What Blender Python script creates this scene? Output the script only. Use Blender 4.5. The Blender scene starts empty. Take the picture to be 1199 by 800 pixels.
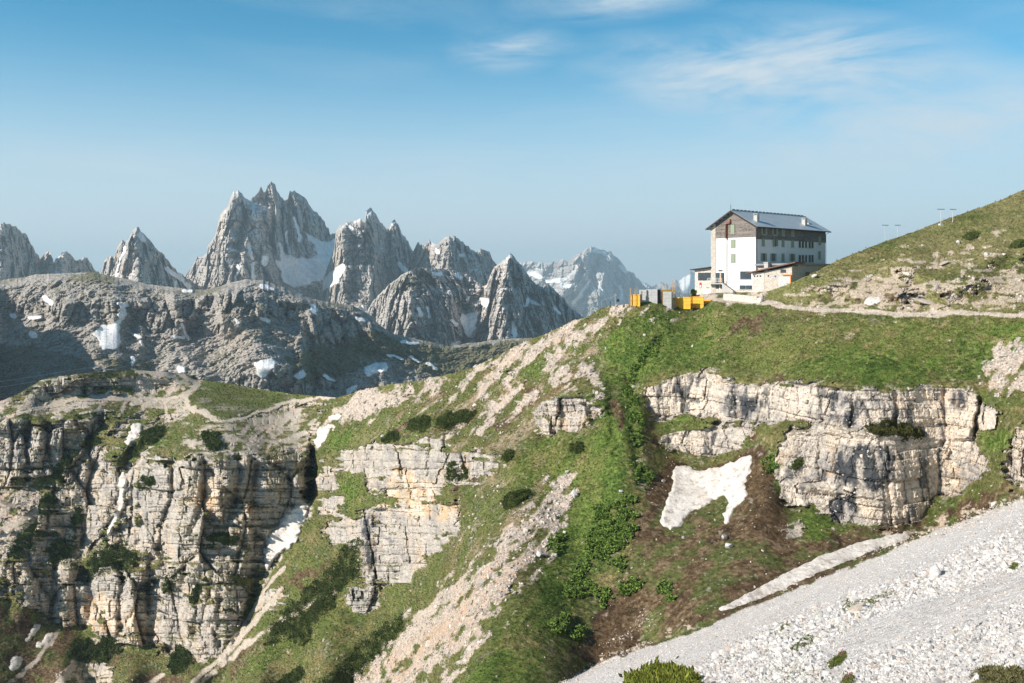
import bpy, math, random
import numpy as np
from mathutils import Vector, Matrix

random.seed(7)
RNG = np.random.default_rng(7)
SC = bpy.context.scene
COL = SC.collection
F = 1100.0            # focal length in photo pixels (photo 1199 wide)
CX, HY = 599.5, 330.0  # principal column, horizon row
R = math.radians

# ------------------------------------------------------------------ noise
TAB = RNG.random(65536).astype(np.float32)
def _h(ix, iy, iz, seed):
    h = (ix * 73856093) ^ (iy * 19349663) ^ (iz * 83492791) ^ (seed * 2654435)
    h = (h ^ (h >> 13)) * 1274126177
    return ((h ^ (h >> 16)) & 0xFFFF)
def vnoise(x, y, z, seed=0):
    """value noise 0..1"""
    fx = np.floor(x); fy = np.floor(y); fz = np.floor(z)
    ix = fx.astype(np.int64); iy = fy.astype(np.int64); iz = fz.astype(np.int64)
    x = (x - fx).astype(np.float32); y = (y - fy).astype(np.float32); z = (z - fz).astype(np.float32)
    x = x*x*x*(x*(x*6-15)+10); y = y*y*y*(y*(y*6-15)+10); z = z*z*z*(z*(z*6-15)+10)
    def c(a, b, d): return TAB[_h(ix+a, iy+b, iz+d, seed)]
    x00 = c(0,0,0)*(1-x)+c(1,0,0)*x; x10 = c(0,1,0)*(1-x)+c(1,1,0)*x
    x01 = c(0,0,1)*(1-x)+c(1,0,1)*x; x11 = c(0,1,1)*(1-x)+c(1,1,1)*x
    a = x00*(1-y)+x10*y; b = x01*(1-y)+x11*y
    return a*(1-z)+b*z
def fbm(x, y, z, oct=4, seed=0, gain=.5):
    s = 0; a = 1; t = 0
    for o in range(oct):
        s = s + a*(vnoise(x*2**o+o*17.3, y*2**o+o*9.1, z*2**o+o*5.7, seed+o)-.5); t += a; a *= gain
    return s/t*2      # about -1..1
def ridged(x, y, z, oct=4, seed=0, gain=.55):
    s = 0; a = 1; t = 0
    for o in range(oct):
        n = 1-np.abs(2*vnoise(x*2**o+o*17.3, y*2**o+o*9.1, z*2**o+o*5.7, seed+o)-1)
        s = s + a*n*n; t += a; a *= gain
    return s/t
def worley(x, y, z, seed=0):
    ix = np.floor(x).astype(np.int64); iy = np.floor(y).astype(np.int64); iz = np.floor(z).astype(np.int64)
    fx = (x-ix).astype(np.float32); fy = (y-iy).astype(np.float32); fz = (z-iz).astype(np.float32)
    f1 = np.full(x.shape, 9., np.float32); f2 = f1.copy(); rid = np.zeros(x.shape, np.float32)
    for a in (-1,0,1):
        for b in (-1,0,1):
            for c in (-1,0,1):
                h = _h(ix+a, iy+b, iz+c, seed)
                dx = a+TAB[h]-fx; dy = b+TAB[(h*7+13) & 65535]-fy; dz = c+TAB[(h*31+7) & 65535]-fz
                d = dx*dx+dy*dy+dz*dz
                m = d < f1
                f2 = np.where(m, f1, np.minimum(f2, d)); f1 = np.where(m, d, f1)
                rid = np.where(m, TAB[(h*101+3) & 65535], rid)
    return np.sqrt(f1), np.sqrt(f2), rid
def sstep(a, b, x):
    t = np.clip((x-a)/(b-a), 0, 1); return t*t*(3-2*t)
def mix(a, b, t):
    return a+(b-a)*t

# ------------------------------------------------------------------ plan painting: survey polygons -> smooth masks
MX0, MY0, MW, MH = -90, 170, 1400, 740
def fill(poly):
    g = np.zeros((MH, MW), np.float32)
    p = np.array(poly, float)-np.array([MX0, MY0])
    x0 = max(0, int(p[:,0].min())-1); x1 = min(MW, int(p[:,0].max())+2)
    y0 = max(0, int(p[:,1].min())-1); y1 = min(MH, int(p[:,1].max())+2)
    if x1 <= x0 or y1 <= y0: return g
    X, Y = np.meshgrid(np.arange(x0, x1), np.arange(y0, y1)); ins = np.zeros(X.shape, bool)
    n = len(p)
    for i in range(n):
        xa, ya = p[i]; xb, yb = p[(i+1) % n]
        if ya == yb: continue
        c = ((ya > Y) != (yb > Y)) & (X < (xb-xa)*(Y-ya)/(yb-ya)+xa)
        ins ^= c
    g[y0:y1, x0:x1] = ins
    return g
def line_mask(pts, r):
    """strip round a polyline, radius r pixels, soft 0..1"""
    g = np.zeros((MH, MW), np.float32)
    p = [(a[0]-MX0, a[1]-MY0, (a[2] if len(a) > 2 else r)) for a in pts]
    for (xa, ya, ra), (xb, yb, rb) in zip(p[:-1], p[1:]):
        rr = max(ra, rb)
        x0 = max(0, int(min(xa, xb)-rr-1)); x1 = min(MW, int(max(xa, xb)+rr+2))
        y0 = max(0, int(min(ya, yb)-rr-1)); y1 = min(MH, int(max(ya, yb)+rr+2))
        if x1 <= x0 or y1 <= y0: continue
        X, Y = np.meshgrid(np.arange(x0, x1), np.arange(y0, y1))
        dx = xb-xa; dy = yb-ya; L = dx*dx+dy*dy+1e-6
        t = np.clip(((X-xa)*dx+(Y-ya)*dy)/L, 0, 1)
        d = np.hypot(X-xa-t*dx, Y-ya-t*dy)
        v = np.clip(1-d/(ra+(rb-ra)*t), 0, 1)
        g[y0:y1, x0:x1] = np.maximum(g[y0:y1, x0:x1], v)
    return g
def blur(g, r):
    if r < 1: return g
    for _ in range(2):
        for ax in (0, 1):
            k = int(r)
            pad = [(0, 0), (0, 0)]; pad[ax] = (k+1, k)
            c = np.cumsum(np.pad(g, pad, mode='edge'), axis=ax, dtype=np.float64)
            n = g.shape[ax]
            if ax == 0: g = (c[2*k+1:2*k+1+n]-c[:n])/(2*k+1)
            else: g = (c[:, 2*k+1:2*k+1+n]-c[:, :n])/(2*k+1)
            g = g.astype(np.float32)
    return g
def area(polys, r=2):
    g = np.zeros((MH, MW), np.float32)
    for p in polys: g = np.maximum(g, fill(p))
    return blur(g, r)
def samp(g, px, py, ox=MX0, oy=MY0, st=1.0):
    x = np.clip((px-ox)/st, 0, g.shape[1]-1.001); y = np.clip((py-oy)/st, 0, g.shape[0]-1.001)
    i = x.astype(int); j = y.astype(int); fx = (x-i).astype(np.float32); fy = (y-j).astype(np.float32)
    return (g[j, i]*(1-fx)+g[j, i+1]*fx)*(1-fy)+(g[j+1, i]*(1-fx)+g[j+1, i+1]*fx)*fy
def bspl(g, px, py, ox, oy, st):
    """smooth cubic B-spline lookup"""
    x = np.clip((px-ox)/st, 1, g.shape[1]-2.001); y = np.clip((py-oy)/st, 1, g.shape[0]-2.001)
    i = np.clip(x.astype(int), 1, g.shape[1]-3); j = np.clip(y.astype(int), 1, g.shape[0]-3)
    fx = x-i; fy = y-j
    def w(f): return ((1-f)**3/6, (3*f**3-6*f*f+4)/6, (-3*f**3+3*f*f+3*f+1)/6, f**3/6)
    wx = w(fx); wy = w(fy); s = 0
    for a in range(4):
        for b in range(4): s = s+g[j+a-1, i+b-1]*(wy[a]*wx[b])
    return s
def interp(pts, x):
    a = np.array(sorted(pts)); return np.interp(x, a[:, 0], a[:, 1])

# ------------------------------------------------------------------ nodes
def new_mat(name):
    m = bpy.data.materials.new(name); m.use_nodes = True
    nt = m.node_tree; b = nt.nodes['Principled BSDF']; b.inputs['Specular IOR Level'].default_value = .2
    return m, nt, b
def nd(nt, t, **kw):
    n = nt.nodes.new(t)
    for k, v in kw.items():
        if k.startswith('i_'):
            n.inputs[k[2:].replace('_', ' ')].default_value = v
        else: setattr(n, k, v)
    return n
def noise_tex(nt, scale, detail=4, rough=.6, vec=None, stretch=None):
    tc = nd(nt, 'ShaderNodeTexCoord'); src = tc.outputs['Object'] if vec is None else vec
    if stretch:
        mp = nd(nt, 'ShaderNodeMapping'); mp.inputs['Scale'].default_value = stretch
        nt.links.new(src, mp.inputs['Vector']); src = mp.outputs['Vector']
    n = nd(nt, 'ShaderNodeTexNoise'); n.inputs['Scale'].default_value = scale
    n.inputs['Detail'].default_value = detail; n.inputs['Roughness'].default_value = rough
    nt.links.new(src, n.inputs['Vector']); return n.outputs['Fac']
def remap(nt, out, a, b, c, d):
    m = nd(nt, 'ShaderNodeMapRange'); m.inputs['From Min'].default_value = a; m.inputs['From Max'].default_value = b
    m.inputs['To Min'].default_value = c; m.inputs['To Max'].default_value = d
    nt.links.new(out, m.inputs['Value']); return m.outputs['Result']
def mixc(nt, fac, a, b, mode='MIX'):
    m = nd(nt, 'ShaderNodeMix', data_type='RGBA', blend_type=mode)
    for s, v in ((m.inputs[0], fac), (m.inputs[6], a), (m.inputs[7], b)):
        if hasattr(v, 'links'): nt.links.new(v, s)
        elif isinstance(v, (int, float)): s.default_value = v
        else: s.default_value = (v[0], v[1], v[2], 1)
    return m.outputs[2]
def bump(nt, b, h, dist, strength=1.0, prev=None):
    n = nd(nt, 'ShaderNodeBump'); n.inputs['Distance'].default_value = dist; n.inputs['Strength'].default_value = strength
    nt.links.new(h, n.inputs['Height'])
    if prev: nt.links.new(prev, n.inputs['Normal'])
    nt.links.new(n.outputs['Normal'], b.inputs['Normal']); return n.outputs['Normal']
def mat_simple(name, col, rough=.8, metal=0, var=.15, scale=2.0, bumpd=0.0, spec=.25, col2=None, stretch=None):
    m, nt, b = new_mat(name)
    n = noise_tex(nt, scale, 5, .65, stretch=stretch)
    c2 = col2 if col2 else tuple(x*(1-var) for x in col)
    c = mixc(nt, remap(nt, n, .35, .65, 0, 1), col, c2)
    nt.links.new(c, b.inputs['Base Color'])
    b.inputs['Roughness'].default_value = rough; b.inputs['Metallic'].default_value = metal
    b.inputs['Specular IOR Level'].default_value = spec
    if bumpd: bump(nt, b, n, bumpd)
    return m
def mat_terrain(name, s1, d1, s2, d2, var=.35, strength=.8):
    """terrain: surveyed cover tint carried by the mesh, broken up by 3-D noise, with bump"""
    m, nt, b = new_mat(name)
    at = nd(nt, 'ShaderNodeAttribute', attribute_name='cover')
    n1 = noise_tex(nt, s1, 6, .7); n2 = noise_tex(nt, s2, 3, .6)
    f = remap(nt, n1, .3, .7, 1-var, 1+var)
    g = remap(nt, n2, .3, .7, 1-var*.6, 1+var*.6)
    mm = nd(nt, 'ShaderNodeMath', operation='MULTIPLY'); nt.links.new(f, mm.inputs[0]); nt.links.new(g, mm.inputs[1])
    sc = nd(nt, 'ShaderNodeVectorMath', operation='SCALE'); nt.links.new(at.outputs['Color'], sc.inputs[0]); nt.links.new(mm.outputs[0], sc.inputs['Scale'])
    nt.links.new(sc.outputs[0], b.inputs['Base Color'])
    b.inputs['Roughness'].default_value = .95; b.inputs['Specular IOR Level'].default_value = .1
    p = bump(nt, b, n2, d2, strength); bump(nt, b, n1, d1, strength, p)
    return m

# ------------------------------------------------------------------ mesh helpers
def tag(o, label=None, cat=None, group=None, kind=None):
    if label: o['label'] = label
    if cat: o['category'] = cat
    if group: o['group'] = group
    if kind: o['kind'] = kind
    return o
def mesh_np(name, verts, faces, mat, smooth=True, cover=None, parent=None):
    """faces: (n,k) int array with constant k"""
    me = bpy.data.meshes.new(name); faces = np.ascontiguousarray(faces, np.int32)
    k = faces.shape[1]; n = len(faces)
    me.vertices.add(len(verts)); me.vertices.foreach_set('co', np.ascontiguousarray(verts, np.float32).ravel())
    me.loops.add(n*k); me.loops.foreach_set('vertex_index', faces.ravel())
    me.polygons.add(n); me.polygons.foreach_set('loop_start', np.arange(0, n*k, k, dtype=np.int32))
    me.polygons.foreach_set('loop_total', np.full(n, k, np.int32))
    me.update(calc_edges=True)
    me.polygons.foreach_set('use_smooth', np.full(n, smooth, bool))
    if cover is not None:
        a = me.color_attributes.new('cover', 'FLOAT_COLOR', 'POINT')
        c = np.ones((len(verts), 4), np.float32); c[:, :3] = cover
        a.data.foreach_set('color', c.ravel())
    if mat: me.materials.append(mat)
    o = bpy.data.objects.new(name, me); COL.objects.link(o)
    if parent: o.parent = parent
    return o
def grid_faces(nr, nc):
    i = np.arange(nr*nc).reshape(nr, nc)
    return np.stack([i[:-1, :-1].ravel(), i[1:, :-1].ravel(), i[1:, 1:].ravel(), i[:-1, 1:].ravel()], 1)
def ray(px, py, Y):
    return np.stack([(px-CX)/F*Y, Y, (HY-py)/F*Y], -1)
def rgb(*c): return np.array(c, np.float32)

# ================================================================== NEAR MOUNTAINSIDE
SKY_N = [(-90,505),(-30,482),(0,470),(20,462),(40,450),(46,446),(60,442),(90,438),(115,436),(133,437),(150,434),(170,434),(200,436),(228,440),(234,445),(260,448),(300,455),(340,461),(375,464),(395,466),(420,458),(455,450),(490,446),(530,437),(552,431),(575,420),(600,407),(625,396),(645,388),(670,376),(690,370),(702,362),(712,359),(725,358),(738,356),(760,353),(812,346),(840,343),(885,342),(900,341),(920,334),(935,327),(960,316),(980,305),(1000,297),(1030,285),(1050,278),(1080,268),(1100,260),(1130,249),(1150,242),(1180,231),(1199,222),(1290,182)]
SKY_NY = [(-90,355),(0,358),(45,365),(100,370),(150,380),(230,395),(300,375),(370,340),(400,302),(480,262),(560,235),(620,215),(680,198),(735,187),(770,187),(812,195),(850,192),(885,188),(905,180),(935,175),(960,176),(1000,178),(1050,181),(1100,184),(1150,187),(1199,190),(1290,207)]
PATH = [(836,352,182),(860,353,180),(900,356,174),(950,361.5,167),(1000,366,160),(1050,367.5,154),(1120,368,146),(1199,368.5,138),(1290,368,130)]
SCREE_EDGE = [(560,850),(640,812),(700,780),(760,757),(830,735),(900,705),(960,680),(1060,636),(1100,618),(1150,602),(1199,586),(1290,548)]
def scree_w(px, py):
    return np.maximum(((py-HY)/F+.389*(px-CX)/F-.395)/5.6, 1/150.)

C_RIGHT = [
 [(755,457),(783,446),(797,439),(842,437),(850,447),(888,452),(960,451),(998,456),(1040,460),(1052,458),(1085,454),(1128,453),(1142,462),(1147,475),(1166,477),(1168,504),(1140,505),(1136,515),(1085,510),(1060,508),(1040,503),(1010,505),(985,500),(960,494),(905,490),(880,492),(845,494),(830,488),(800,486),(795,487),(765,489)],
 [(772,510),(795,505),(840,500),(885,498),(880,506),(870,518),(857,530),(825,534),(800,530),(775,516)],
 [(908,535),(922,505),(945,506),(960,497),(1000,506),(1040,508),(1080,513),(1100,508),(1136,508),(1152,536),(1156,545),(1145,560),(1120,580),(1095,580),(1085,595),(1070,612),(1040,617),(1010,615),(985,610),(962,600),(950,590),(930,594),(918,585),(912,562),(905,548)],
 [(1192,500),(1300,480),(1300,590),(1185,572),(1175,550)],
]
C_MID = [
 [(1043,349),(1060,345),(1095,342),(1120,338),(1160,333),(1166,340),(1130,348),(1090,352),(1050,355)], [(1050,322),(1075,318),(1082,326),(1060,332)], [(1150,308),(1180,300),(1185,306),(1160,314)], [(1195,300),(1240,296),(1240,306),(1199,308)], [(960,343),(985,338),(1000,342),(970,349)],
 [(624,480),(640,472),(655,466),(680,465),(690,472),(700,475),(712,485),(700,490),(690,500),(670,506),(660,504),(645,513),(630,507),(625,495)],
 [(430,524),(440,520),(465,524),(500,510),(520,512),(523,532),(560,525),(582,535),(587,548),(585,556),(545,560),(520,575),(510,580),(500,582),(470,585),(448,580),(427,575),(428,550)],
 [(420,600),(445,590),(470,586),(500,580),(530,592),(540,610),(530,635),(520,645),(500,655),(490,665),(480,680),(462,687),(440,685),(425,675),(420,640)],
 [(395,530),(428,525),(425,552),(395,553)], [(372,545),(392,540),(392,575),(372,575)],
 [(378,582),(402,580),(400,597),(375,598)], [(380,613),(405,608),(422,613),(420,637),(385,640)], [(405,690),(440,686),(450,700),(430,722),(405,712)],
]
C_SMALL = [[(917,612),(930,610),(945,620),(940,638),(922,635)],
 [(68,800),(78,778),(92,772),(112,778),(130,772),(134,792),(110,806)], [(300,700),(320,690),(345,700),(330,712),(305,715)],
 [(445,470),(470,462),(500,458),(490,466),(455,474)], [(560,447),(590,436),(612,430),(600,438),(570,450)], [(590,470),(615,460),(618,466),(596,474)], [(520,456),(545,449),(540,456)]]
C_LEFT = [
 [(-90,510),(0,497),(25,491),(55,494),(70,491),(95,489),(115,484),(120,500),(102,515),(95,530),(70,550),(55,560),(45,565),(0,562),(-90,570)],
 [(45,462),(50,450),(70,443),(115,440),(130,445),(130,458),(100,462),(70,466),(45,470)],
 [(135,440),(200,442),(205,452),(165,458),(140,455)],
 [(85,525),(110,522),(140,545),(150,530),(145,600),(120,640),(100,640),(75,625),(50,625),(40,610),(55,580),(75,560)],
 [(165,535),(200,537),(250,540),(300,535),(310,545),(340,530),(355,535),(362,545),(362,590),(340,605),(325,625),(310,650),(310,670),(290,680),(270,675),(240,688),(200,658),(175,648),(145,640),(143,600),(150,560)],
 [(10,665),(40,655),(65,660),(90,660),(95,665),(140,667),(165,672),(185,662),(215,662),(240,694),(270,684),(295,700),(282,735),(252,768),(235,780),(215,765),(190,755),(150,755),(115,745),(95,730),(60,725),(10,700)],
]
LEFT_ROCK = [(-90,505),(0,470),(46,447),(130,437),(228,440),(235,450),(210,462),(235,490),(300,480),(350,470),(395,470),(380,490),(368,540),(365,600),(330,650),(290,720),(235,780),(150,760),(95,735),(50,720),(0,700),(-90,690)]
MEADOW = [(225,441),(300,455),(375,464),(340,468),(290,484),(255,492),(235,480),(205,458),(222,452)]

# ---- slope survey: tangent of the ground's fall towards the viewer
tan_map = np.full((MH, MW), .75, np.float32)
def set_tan(polys, v, r):
    global tan_map
    w = area(polys, r); tan_map = tan_map*(1-w)+v*w
set_tan([[(840,350),(1000,364),(1290,366),(1290,170),(1000,290),(930,328),(880,345)]], .45, 4)
set_tan([[(735,375),(700,420),(690,640),(620,800),(420,880),(1000,880),(1290,560),(1290,600),(900,640),(760,520)]], .45, 12)
set_tan([LEFT_ROCK], 1.2, 6)
set_tan([[(-90,490),(0,470),(46,446),(228,440),(370,465),(360,500),(300,535),(160,535),(100,480),(0,495),(-90,510)]], .55, 4)
set_tan([MEADOW], .12, 3)
set_tan([[(150,497),(230,492),(300,500),(355,505),(355,528),(300,532),(200,534),(160,530)]], .35, 3)
set_tan([[(-90,720),(60,730),(150,760),(240,785),(300,720),(420,700),(540,650),(560,700),(420,880),(-90,880)]], .62, 8)
set_tan(C_LEFT, 6, 2); set_tan(C_MID, 5, 2); set_tan(C_RIGHT, 7, 2); set_tan(C_SMALL, 1.8, 2)
set_tan([[(925,563),(945,552),(960,565),(995,572),(960,573),(935,572)], [(800,478),(830,470),(835,482),(800,487)], [(985,502),(1010,507),(1040,506),(1083,512),(1040,514),(985,509)]], .5, 1)

def solve(st, init=None, iters=400):
    gx = np.arange(MX0, MX0+MW, st, dtype=float); gy = np.arange(MY0, MY0+MH, st, dtype=float)
    nx, ny = len(gx), len(gy); PX, PY = np.meshgrid(gx, gy)
    tm = samp(blur(tan_map, st/3), PX, PY)
    s = (PY-HY)/F
    sk = np.interp(gx, *zip(*SKY_N)); skY = np.interp(gx, *zip(*SKY_NY))
    tmid = .5*(tm[1:]+tm[:-1]); smid = .5*(s[1:]+s[:-1])
    g = -(st/F)/np.maximum(tmid+smid, .12)
    below = (.5*(PY[1:]+PY[:-1]) > sk[None, :]).astype(float)
    sw = samp(SCREE_M, PX, PY); below = 4*below*(1+9*sstep(2, 4.5, tmid))*(1-.98*(.5*(sw[1:]+sw[:-1]) > .5))
    A = np.zeros((ny, nx)); B = np.zeros((ny, nx))
    def anchor(px, py, Y, w):
        i = int(round((px-MX0)/st)); j = int(round((py-MY0)/st))
        if 0 <= i < nx and 0 <= j < ny: A[j, i] += w; B[j, i] += w*math.log(Y)
    for i in range(nx):
        anchor(gx[i], sk[i], skY[i], 20)
    for pts in (PATH, [(812,347,195),(850,346,191),(885,344,188)]):
        for a, b in zip(pts[:-1], pts[1:]):
            for t in np.linspace(0, 1, int(abs(b[0]-a[0])/st)+2):
                anchor(a[0]+(b[0]-a[0])*t, a[1]+(b[1]-a[1])*t, a[2]+(b[2]-a[2])*t, 10)
    for ax, ay, aY in ((-80,850,265),(0,800,285),(75,800,278),(150,800,262),(225,800,240),(300,800,218),(380,800,198),(450,810,178)): anchor(ax, ay, aY, 6)
    inside = sw > .5
    A += inside*10; B += inside*10*np.log(1/scree_w(PX, PY))
    if init is None:
        L = np.zeros((ny, nx))
        for i in range(nx):
            j0 = int(np.clip(round((sk[i]-MY0)/st), 0, ny-2)); L[:j0+1, i] = math.log(skY[i])
            L[j0+1:, i] = math.log(skY[i])+np.cumsum(g[j0:, i])
    else: L = init(PX, PY)
    wl = 2.0*(4.0/st)**0
    def At(L, rhs=False):
        o = A*L
        d = below*np.diff(L, axis=0)
        o[1:] += d; o[:-1] -= d
        e = wl*(L[:, 2:]-2*L[:, 1:-1]+L[:, :-2]); o[:, 2:] += wl*e; o[:, 1:-1] -= 2*wl*e; o[:, :-2] += wl*e
        e = .15*(L[2:]-2*L[1:-1]+L[:-2]); o[2:] += .15*e; o[1:-1] -= .3*e; o[:-2] += .15*e
        return o
    rhs = B.copy(); d = below*g; rhs[1:] += d; rhs[:-1] -= d
    r = rhs-At(L); p = r.copy(); rs = (r*r).sum()
    for k in range(iters):
        q = At(p); al = rs/((p*q).sum()+1e-30); L += al*p; r -= al*q
        rn = (r*r).sum(); p = r+(rn/rs)*p; rs = rn
        if rn < 1e-12: break
    return L
SCREE_M = area([SCREE_EDGE+[(1290,905),(540,905)]], 1)
L16 = solve(16, None, 1500)
L8 = solve(8, lambda X, Y: samp(L16, X, Y, MX0, MY0, 16), 900)
L4 = solve(4, lambda X, Y: samp(L8, X, Y, MX0, MY0, 8), 700)

# ---- gullies, chimneys and clefts cut into the faces: polyline, radius px, depth m
GULLY = [([(158,525,10),(150,540,12),(144,556,9)], 6), ([(146,560,7),(132,600,7),(118,645,9)], 1.6),
 ([(366,528,8),(365,545,14),(362,580,14)], 10), ([(318,610,8),(306,645,8)], 2), ([(300,690,10),(288,725,10)], 5),
 ([(143,662),(141,735)], 5), ([(178,655),(172,716)], 5), ([(237,560),(236,590),(225,622)], 4), ([(216,665),(212,712)], 3.5),
 ([(118,488,8),(98,535,10),(80,562,8)], 6), ([(30,498),(34,560)], 3.5), ([(58,497),(54,545)], 3), ([(203,538),(198,600),(188,640)], 3.5),
 ([(280,540),(276,590)], 2.5), ([(300,545,6),(298,590,7)], 3), ([(258,690),(255,760)], 3), ([(100,600),(95,640)], 3),
 ([(65,665),(62,720)], 2.5), ([(108,670),(100,735)], 3), ([(232,700),(225,765)], 3.), ([(172,540),(165,600),(160,640)], 2.5),
 ([(1148,470,4),(1139,512,6)], 3.0), ([(1105,456),(1108,500),(1101,530),(1100,580)], .9), ([(960,455),(962,492)], .5),
 ([(640,475),(648,505)], 1.2), ([(657,470),(661,500)], 1.4), ([(690,474,8),(697,492,8)], 2.0),
 ([(775,395,8),(748,430,10),(734,465,12),(743,520,12),(752,565,10)], 1.2), ([(540,560,6),(538,610,8)], 2.5), ([(521,512),(524,532)], 2), ([(447,525),(446,580)], 1.2), ([(480,590),(500,620),(520,645)], 1.4),
 ([(715,470,8),(722,520,8)], .4), ([(470,525),(473,580)], 1.6), ([(505,515),(500,578)], 1.6), ([(545,535),(548,560)], 1.2), ([(440,610),(438,680)], 1.4), ([(462,600),(466,680)], 1.2), ([(498,600),(500,650)], 1.4), ([(428,570),(540,596)], 1.6), ([(860,455),(862,490)], .9), ([(905,455),(907,488)], .9), ([(1000,458),(996,502)], 1.0), ([(1050,460),(1048,505)], .8), ([(960,520),(958,560)], 1.0), ([(1040,522),(1042,612)], .8), ([(985,582),(988,610)], .7), ([(945,580),(1060,588)], 1.0), ([(800,462),(802,484)], .7), ([(830,505),(832,530)], .6)]
gul = np.zeros((MH, MW), np.float32)
for pts, dep in GULLY:
    gul = np.maximum(gul, sstep(0, 1, line_mask(pts, 5.5 if pts[0][0] > 380 else 7) if pts[0][0] < 750 else line_mask(pts, 3.2))*dep*(1.0 if pts[0][0] > 380 else (1.5 if dep >= 6 else .8)))
for pts, dep in (([(150,600,5),(200,622,6),(260,636,6),(310,652,6)], -3.2), ([(150,652,5),(200,668,7),(262,690,7)], -4), ([(0,590,6),(50,612,7),(95,640,7),(140,655,7)], -4), ([(60,560,5),(100,585,6),(140,600,5)], -3), ([(170,572,4),(230,585,4),(300,575,4)], -1.8), ([(430,596,4),(480,590,5),(530,588,5)], -1.6), ([(900,508,3),(985,506,4),(1080,512,4),(1140,512,3)], -1.0), ([(915,566,3),(960,572,4),(1000,580,3),(1060,588,3)], -.8)):
    lm = sstep(0, 1, line_mask(pts, 6)); gul = gul+lm*dep*.8
gul = blur(gul, 1)
# ribs / buttresses standing out
RIB = [([(185,540,16),(182,640,16)], 5), ([(255,545,18),(258,590,16)], 4), ([(285,600,14),(280,660,14)], 4), ([(343,540,10),(343,570,10)], 2), ([(95,525,12),(92,545,12)], 4), ([(45,500,12),(44,555,10)], 4), ([(30,670,18),(28,715,16)], 4), ([(80,670,14),(78,725,12)], 4), ([(195,675,12),(192,750,12)], 5), ([(225,715,10),(224,765,10)], 4), ([(120,600,22),(118,650,18)], 5), ([(210,540,40),(205,650,40)], 4), ([(325,540,22),(325,575,20)], 3), ([(120,680,22),(118,740,20)], 4), ([(158,680,16),(156,745,16)], 4), ([(265,690,30),(245,770,24)], 6), ([(470,530,70),(455,580,60)], 6), ([(465,610,60),(450,680,50)], 6), ([(665,470,50),(665,505,50)], 3), ([(75,500,22),(78,545,20)], 4), ([(20,500,14),(20,555,14)], 3)]
rib = np.zeros((MH, MW), np.float32)
for pts, dep in RIB: rib = np.maximum(rib, np.sqrt(np.clip(line_mask(pts, 20), 0, 1))*dep)
rib = blur(rib, 2)

# ---- cover survey
M = {}
M['rock'] = np.maximum.reduce([area(C_RIGHT, 1), area(C_MID, 1), area(C_LEFT, 1), area(C_SMALL, 1)])
M['left'] = area([LEFT_ROCK], 5); M['right'] = area(C_RIGHT[:3], 2); M['small'] = area(C_SMALL, 4)
M['lush'] = np.maximum.reduce([area([[(690,405),(735,366),(800,358),(835,358),(870,366),(905,372),(960,374),(1290,374),(1290,400),(1150,440),(1060,452),(960,446),(860,430),(800,432),(760,452),(735,445),(705,425)]], 5)*.85,
   area([[(700,425),(745,440),(745,500),(742,560),(715,640),(680,700),(640,770),(600,830),(520,830),(570,760),(630,680),(660,600),(690,540),(700,480)]], 9)*.95,
   area([[(590,540),(640,515),(700,510),(690,560),(650,590),(600,580)]], 6), area([[(415,522),(470,482),(560,442),(640,397),(700,375),(735,378),(690,415),(600,455),(520,485),(460,515)]], 4)*.55,
   area([MEADOW], 2)*.9, area([[(165,530),(200,505),(235,495),(200,520)], [(380,530),(395,500),(420,505),(415,525)], [(395,560),(425,555),(425,600),(400,600)], [(955,640),(920,610),(940,600),(1000,620)]], 3),
   area([[(890,348),(930,338),(960,330),(985,328),(960,338),(930,350),(895,357)]], 2), area([[(250,790),(330,745),(400,690),(420,700),(330,770),(270,810)]], 4)*.6, area([[(985,503),(1080,513),(1000,511)], [(925,565),(945,553),(960,566),(990,572),(935,573)], [(800,478),(830,470),(835,482),(800,487)], [(780,490),(830,490),(830,500),(780,505)], [(1140,510),(1190,500),(1180,530),(1150,530)]], 1)])
M['brown'] = np.maximum.reduce([area([[(748,500),(772,520),(765,560),(745,620),(728,680),(700,720),(650,790),(650,806),(760,755),(900,703),(1060,634),(1200,584),(1200,562),(1090,605),(1000,622),(940,640),(905,560),(890,500),(912,494),(888,500),(860,540),(800,545),(775,540)]], 8),
   area([[(868,366),(945,370),(910,384),(860,396),(840,392)], [(880,440),(920,430),(930,445),(890,450)]], 4)*.8, area([[(-90,700),(20,705),(60,730),(110,752),(150,768),(130,810),(60,850),(-90,850)], [(150,770),(235,790),(300,740),(330,740),(250,830),(150,830)], [(60,790),(90,740),(115,760),(80,810)], [(315,670),(400,655),(420,600),(430,610),(400,680),(330,700)]], 6)*.6, area([[(930,352),(1010,335),(1050,330),(1090,340),(1160,345),(1100,360),(1000,362)]], 5)*.7,
   area([[(430,520),(520,470),(620,415),(640,418),(540,480),(470,515)]], 6)*.62, area([[(560,470),(620,440),(650,470),(600,520),(560,560),(500,600),(540,520)]], 10)*.45, area([[(700,430),(730,440),(735,520),(715,500)], [(755,480),(775,520),(760,560),(748,520)]], 5)*.6])
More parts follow.
